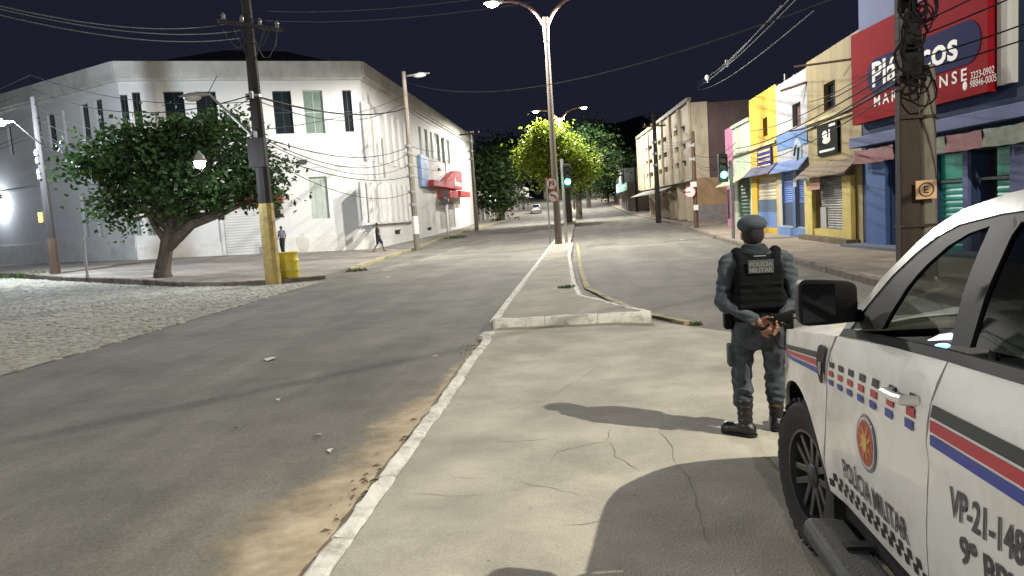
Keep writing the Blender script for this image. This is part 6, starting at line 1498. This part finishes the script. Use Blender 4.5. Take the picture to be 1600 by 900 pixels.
sdf_mesh('beret', beret, (-.16, -.14, 1.55), (.16, .20, 1.73), .006, M_beret, off_)
for nm, A, K, toe in (('boot', LA, LK, (-.165, .12)), ('boot', RA, RK, (.03, .20))):
    ax_, ay_ = A[0], A[1]; tx, ty_ = toe; L_ = math.hypot(tx, ty_); ux, uy = tx / L_, ty_ / L_
    def bt(P):
        d = su([cap(P, (K[0] * .12 + ax_ * .88, ay_ * .9 + K[1] * .1, .29), (ax_, ay_, .10), .062, .052), cap(P, (ax_ - ux * .035, ay_ - uy * .035, .055), (ax_ + ux * .14, ay_ + uy * .14, .050), .050, .044), ellp(P, (ax_ + ux * .15, ay_ + uy * .15, .045), (.052, .052, .042))], .035)
        d = d + .003 * np.sin(P[:, 2] * 130) * (P[:, 2] > .1); d = np.maximum(d, P[:, 2] - .30); return np.maximum(d, .022 - P[:, 2])
    b_ = sdf_mesh(nm, bt, (ax_ - .28, ay_ - .2, -.01), (ax_ + .28, ay_ + .32, .33), .007, M_boot, off_)
    def sole(P): return np.maximum(su([cap(P, (ax_ - ux * .04, ay_ - uy * .04, .03), (ax_ + ux * .155, ay_ + uy * .155, .03), .054, .052)], .01), np.abs(P[:, 2] - .014) - .014)
    sdf_mesh('sole', sole, (ax_ - .28, ay_ - .2, -.02), (ax_ + .28, ay_ + .32, .06), .007, M_tbk, b_)
def belt(P): return np.maximum(np.abs(su([ellp(P, (.01, -.01, .93), (.196, .150, .3)), ellp(P, (.01, -.01, .93), (.196, .150, .3))], .01)) - .010, np.abs(P[:, 2] - .93) - .027)
bl = sdf_mesh('duty_belt', belt, (-.26, -.22, .88), (.28, .22, .98), .007, M_vest, off_)
MB().box(-.245, -.185, -.085, .035, .845, .965).build('belt_pouch', M_vest, bl, bevel=.012); MB().box(.205, .262, -.05, .07, .74, .95).build('holster', M_vest, bl, bevel=.015); MB().box(-.03, .06, .13, .18, .88, .96).build('belt_pouch', M_vest, bl, bevel=.01)
# long gun held behind the back, muzzle towards the truck
gx, gy, gz_ = op[0], op[1], 0
gun = thing('rifle', 'black rifle held level behind the officer back pointing at the truck mirror', 'rifle', (op[0] + .10, op[1] - .25, .945), R(-4))
MB().tube([(-.02, 0, .0), (.10, .0, .035), (.18, .0, .042), (.42, .0, .036)], [.016, .016, .013, .011], 8).build('barrel', M_gun, gun, smooth='auto'); MB().box(-.06, .10, -.018, .018, -.025, .030).build('receiver', M_gun, gun, bevel=.006)
MB().prism([(.03, -.05), (.075, -.05), (.10, -.17), (.06, -.18)], -.012, .012).build('magazine', M_gun, gun, bevel=.004); MB().tube([(-.02, .0, -.03), (-.06, .0, -.14)], [.018, .016], 8).build('grip', M_gun, gun)
MB().tube([(.10, .0, -.01), (.22, .0, -.015), (.36, .0, -.022)], .008, 6).build('gas_tube', M_gun, gun); MB().tube([(.19, 0, -.02), (.24, -.01, -.055), (.245, -.02, -.12), (.21, -.02, -.20), (.12, -.01, -.26), (0, .0, -.22), (-.07, 0, -.05)], .009, 6).build('sling', M_gun, gun)

# ---- two walkers far away
def walker(name, label, base, hgt, rotz, top, bottom, stride, skin, hair_m, bare=True):
    k = hgt / 1.72; t = thing(name, label, 'person', base, rotz)
    a1, a2 = (-.09, stride * .5, .09), (.09, -stride * .5, .09); k1, k2 = (-.09, stride * .30 + .03, .50), (.09, -stride * .12 + .04, .49)
    def bd(P):
        P = P / k; d = su([ellp(P, (0, .02, 1.60), (.075, .092, .115)), cap(P, (0, 0, 1.42), (0, .01, 1.53), .05, .048), ellp(P, (0, 0, 1.22), (.165, .10, .24)), ellp(P, (0, 0, .95), (.15, .10, .15)), cap(P, (-.13, 0, 1.40), (.13, 0, 1.40), .05, .05)]
            + [cap(P, (-.18, 0, 1.38), (-.23, -.06, 1.10), .045, .038), cap(P, (-.23, -.06, 1.10), (-.21, .06, .86), .036, .026), cap(P, (.18, 0, 1.38), (.23, .03, 1.10), .045, .038), cap(P, (.23, .03, 1.10), (.20, .16, .90), .036, .026)]
            + [cap(P, (-.085, 0, .90), k1, .082, .055), cap(P, k1, a1, .055, .036), cap(P, (.085, 0, .90), k2, .082, .055), cap(P, k2, a2, .055, .036)]
            + [cap(P, (a1[0], a1[1] - .03, .04), (a1[0], a1[1] + .13, .03), .04, .03), cap(P, (a2[0], a2[1] - .03, .04), (a2[0], a2[1] + .13, .03), .04, .03)], .025); return d * k
    sdf_mesh('body', bd, (-.36 * k, -.5 * k, -.02), (.36 * k, .5 * k, 1.76 * k), .02 * k, skin, t)
    def tp(P):
        P = P / k; d = su([ellp(P, (0, 0, 1.20), (.195, .13, .28)), cap(P, (-.15, 0, 1.40), (.15, 0, 1.40), .066, .066), cap(P, (-.18, 0, 1.38), (-.215, -.04, 1.17), .062, .062), cap(P, (.18, 0, 1.38), (.215, .02, 1.17), .062, .062)], .03); return np.maximum(np.maximum(d, .90 - P[:, 2]), P[:, 2] - 1.47) * k
    sdf_mesh('shirt', tp, (-.36 * k, -.3 * k, .8 * k), (.36 * k, .3 * k, 1.5 * k), .02 * k, top, t)
    zl = .47 if bare else .12
    def sh(P):
        P = P / k; d = su([cap(P, (-.085, 0, .92), k1, .105, .085), cap(P, (.085, 0, .92), k2, .105, .085), ellp(P, (0, 0, .95), (.175, .125, .12))] + ([] if bare else [cap(P, k1, a1, .08, .06), cap(P, k2, a2, .08, .06)]), .03); return np.maximum(np.maximum(d, zl - P[:, 2]), P[:, 2] - 1.0) * k
    sdf_mesh('shorts', sh, (-.3 * k, -.5 * k, .05), (.3 * k, .5 * k, 1.05 * k), .02 * k, bottom, t)
    sdf_mesh('hair', lambda P: np.maximum(ellp(P / k, (0, .012, 1.625), (.084, .098, .105)), 1.60 - .35 * (P[:, 1] / k < 0) * .2 - P[:, 2] / k) * k, (-.15, -.15, 1.4 * k), (.15, .15, 1.8 * k), .015, hair_m, t)
    return t
wq_ = gp(592, 393, .14); walker('person', 'distant walker in dark top and dark shorts beside the white side wall', wq_, 1.72, R(-75), mat('black shirt', (.014, .015, .022), .9), mat('navy shorts', (.012, .014, .035), .9), .62, M_skind, M_hair)
wq_ = gp(443, 397, .14); walker('person', 'half-hidden person in grey shirt standing behind the yellow pole base', wq_, 1.72, R(170), mat('grey print shirt', (.20, .20, .23), .9, var=.5, scale=9), mat('dark jeans', (.02, .022, .03), .9), .15, M_skind, M_hair, False)

# ---- far parked car
cp = at(838, 331, 124.0); cz = gh(cp[0], 124.0); car = thing('parked_car', 'small silver hatchback far up the left carriageway', 'car', (cp[0], 124.0, cz), R(3))
M_car = mat('silver car paint', (.52, .53, .55), .3, metal=.2); pr = [(-2.0, .25), (2.0, .25), (2.05, .6), (1.95, .82), (1.1, .95), (-1.75, 1.0), (-2.02, .8), (-2.05, .5)]
MB().prism(pr, -.84, .84).mapped(lambda x, y, z: (y, x, z)).build('body', M_car, car, bevel=.06); cb = MB().prism([(-1.85, .98), (1.0, .94), (.35, 1.42), (-.2, 1.48), (-1.35, 1.46)], -.70, .70).mapped(lambda x, y, z: (y * (1 - .18 * max(0, z - .98) / .5), x, z)).build('cabin', M_car, car, bevel=.05)
MB().add([(-.58, -1.83, 1.03), (.58, -1.83, 1.03), (.50, -1.46, 1.40), (-.50, -1.46, 1.40)], [(0, 1, 2, 3)]).mapped(lambda x, y, z: (x, y - .03, z)).build('rear_window', M_dkglass, car)
for s in (-1, 1):
    MB().prism([(-1.2, 1.02), (.7, 1.0), (.25, 1.36), (-1.1, 1.38)], 0, .012).mapped(lambda x, y, z: (s * (.715 * (1 - .18 * max(0, z - .98) / .5) + y), x, z)).build('side_window', M_dkglass, car)
    MB().box(s * .68 - .12, s * .68 + .12, -2.08, -1.98, .70, .92).build('tail_light', mat('tail light red', (.35, .02, .02), .3), car)
    for y in (-1.25, 1.3): MB().lathe([(.20, -.09), (.30, -.09), (.30, .09), (.20, .09)], 18, 'x', (s * .76, y, .30)).build('wheel', M_rub, car)
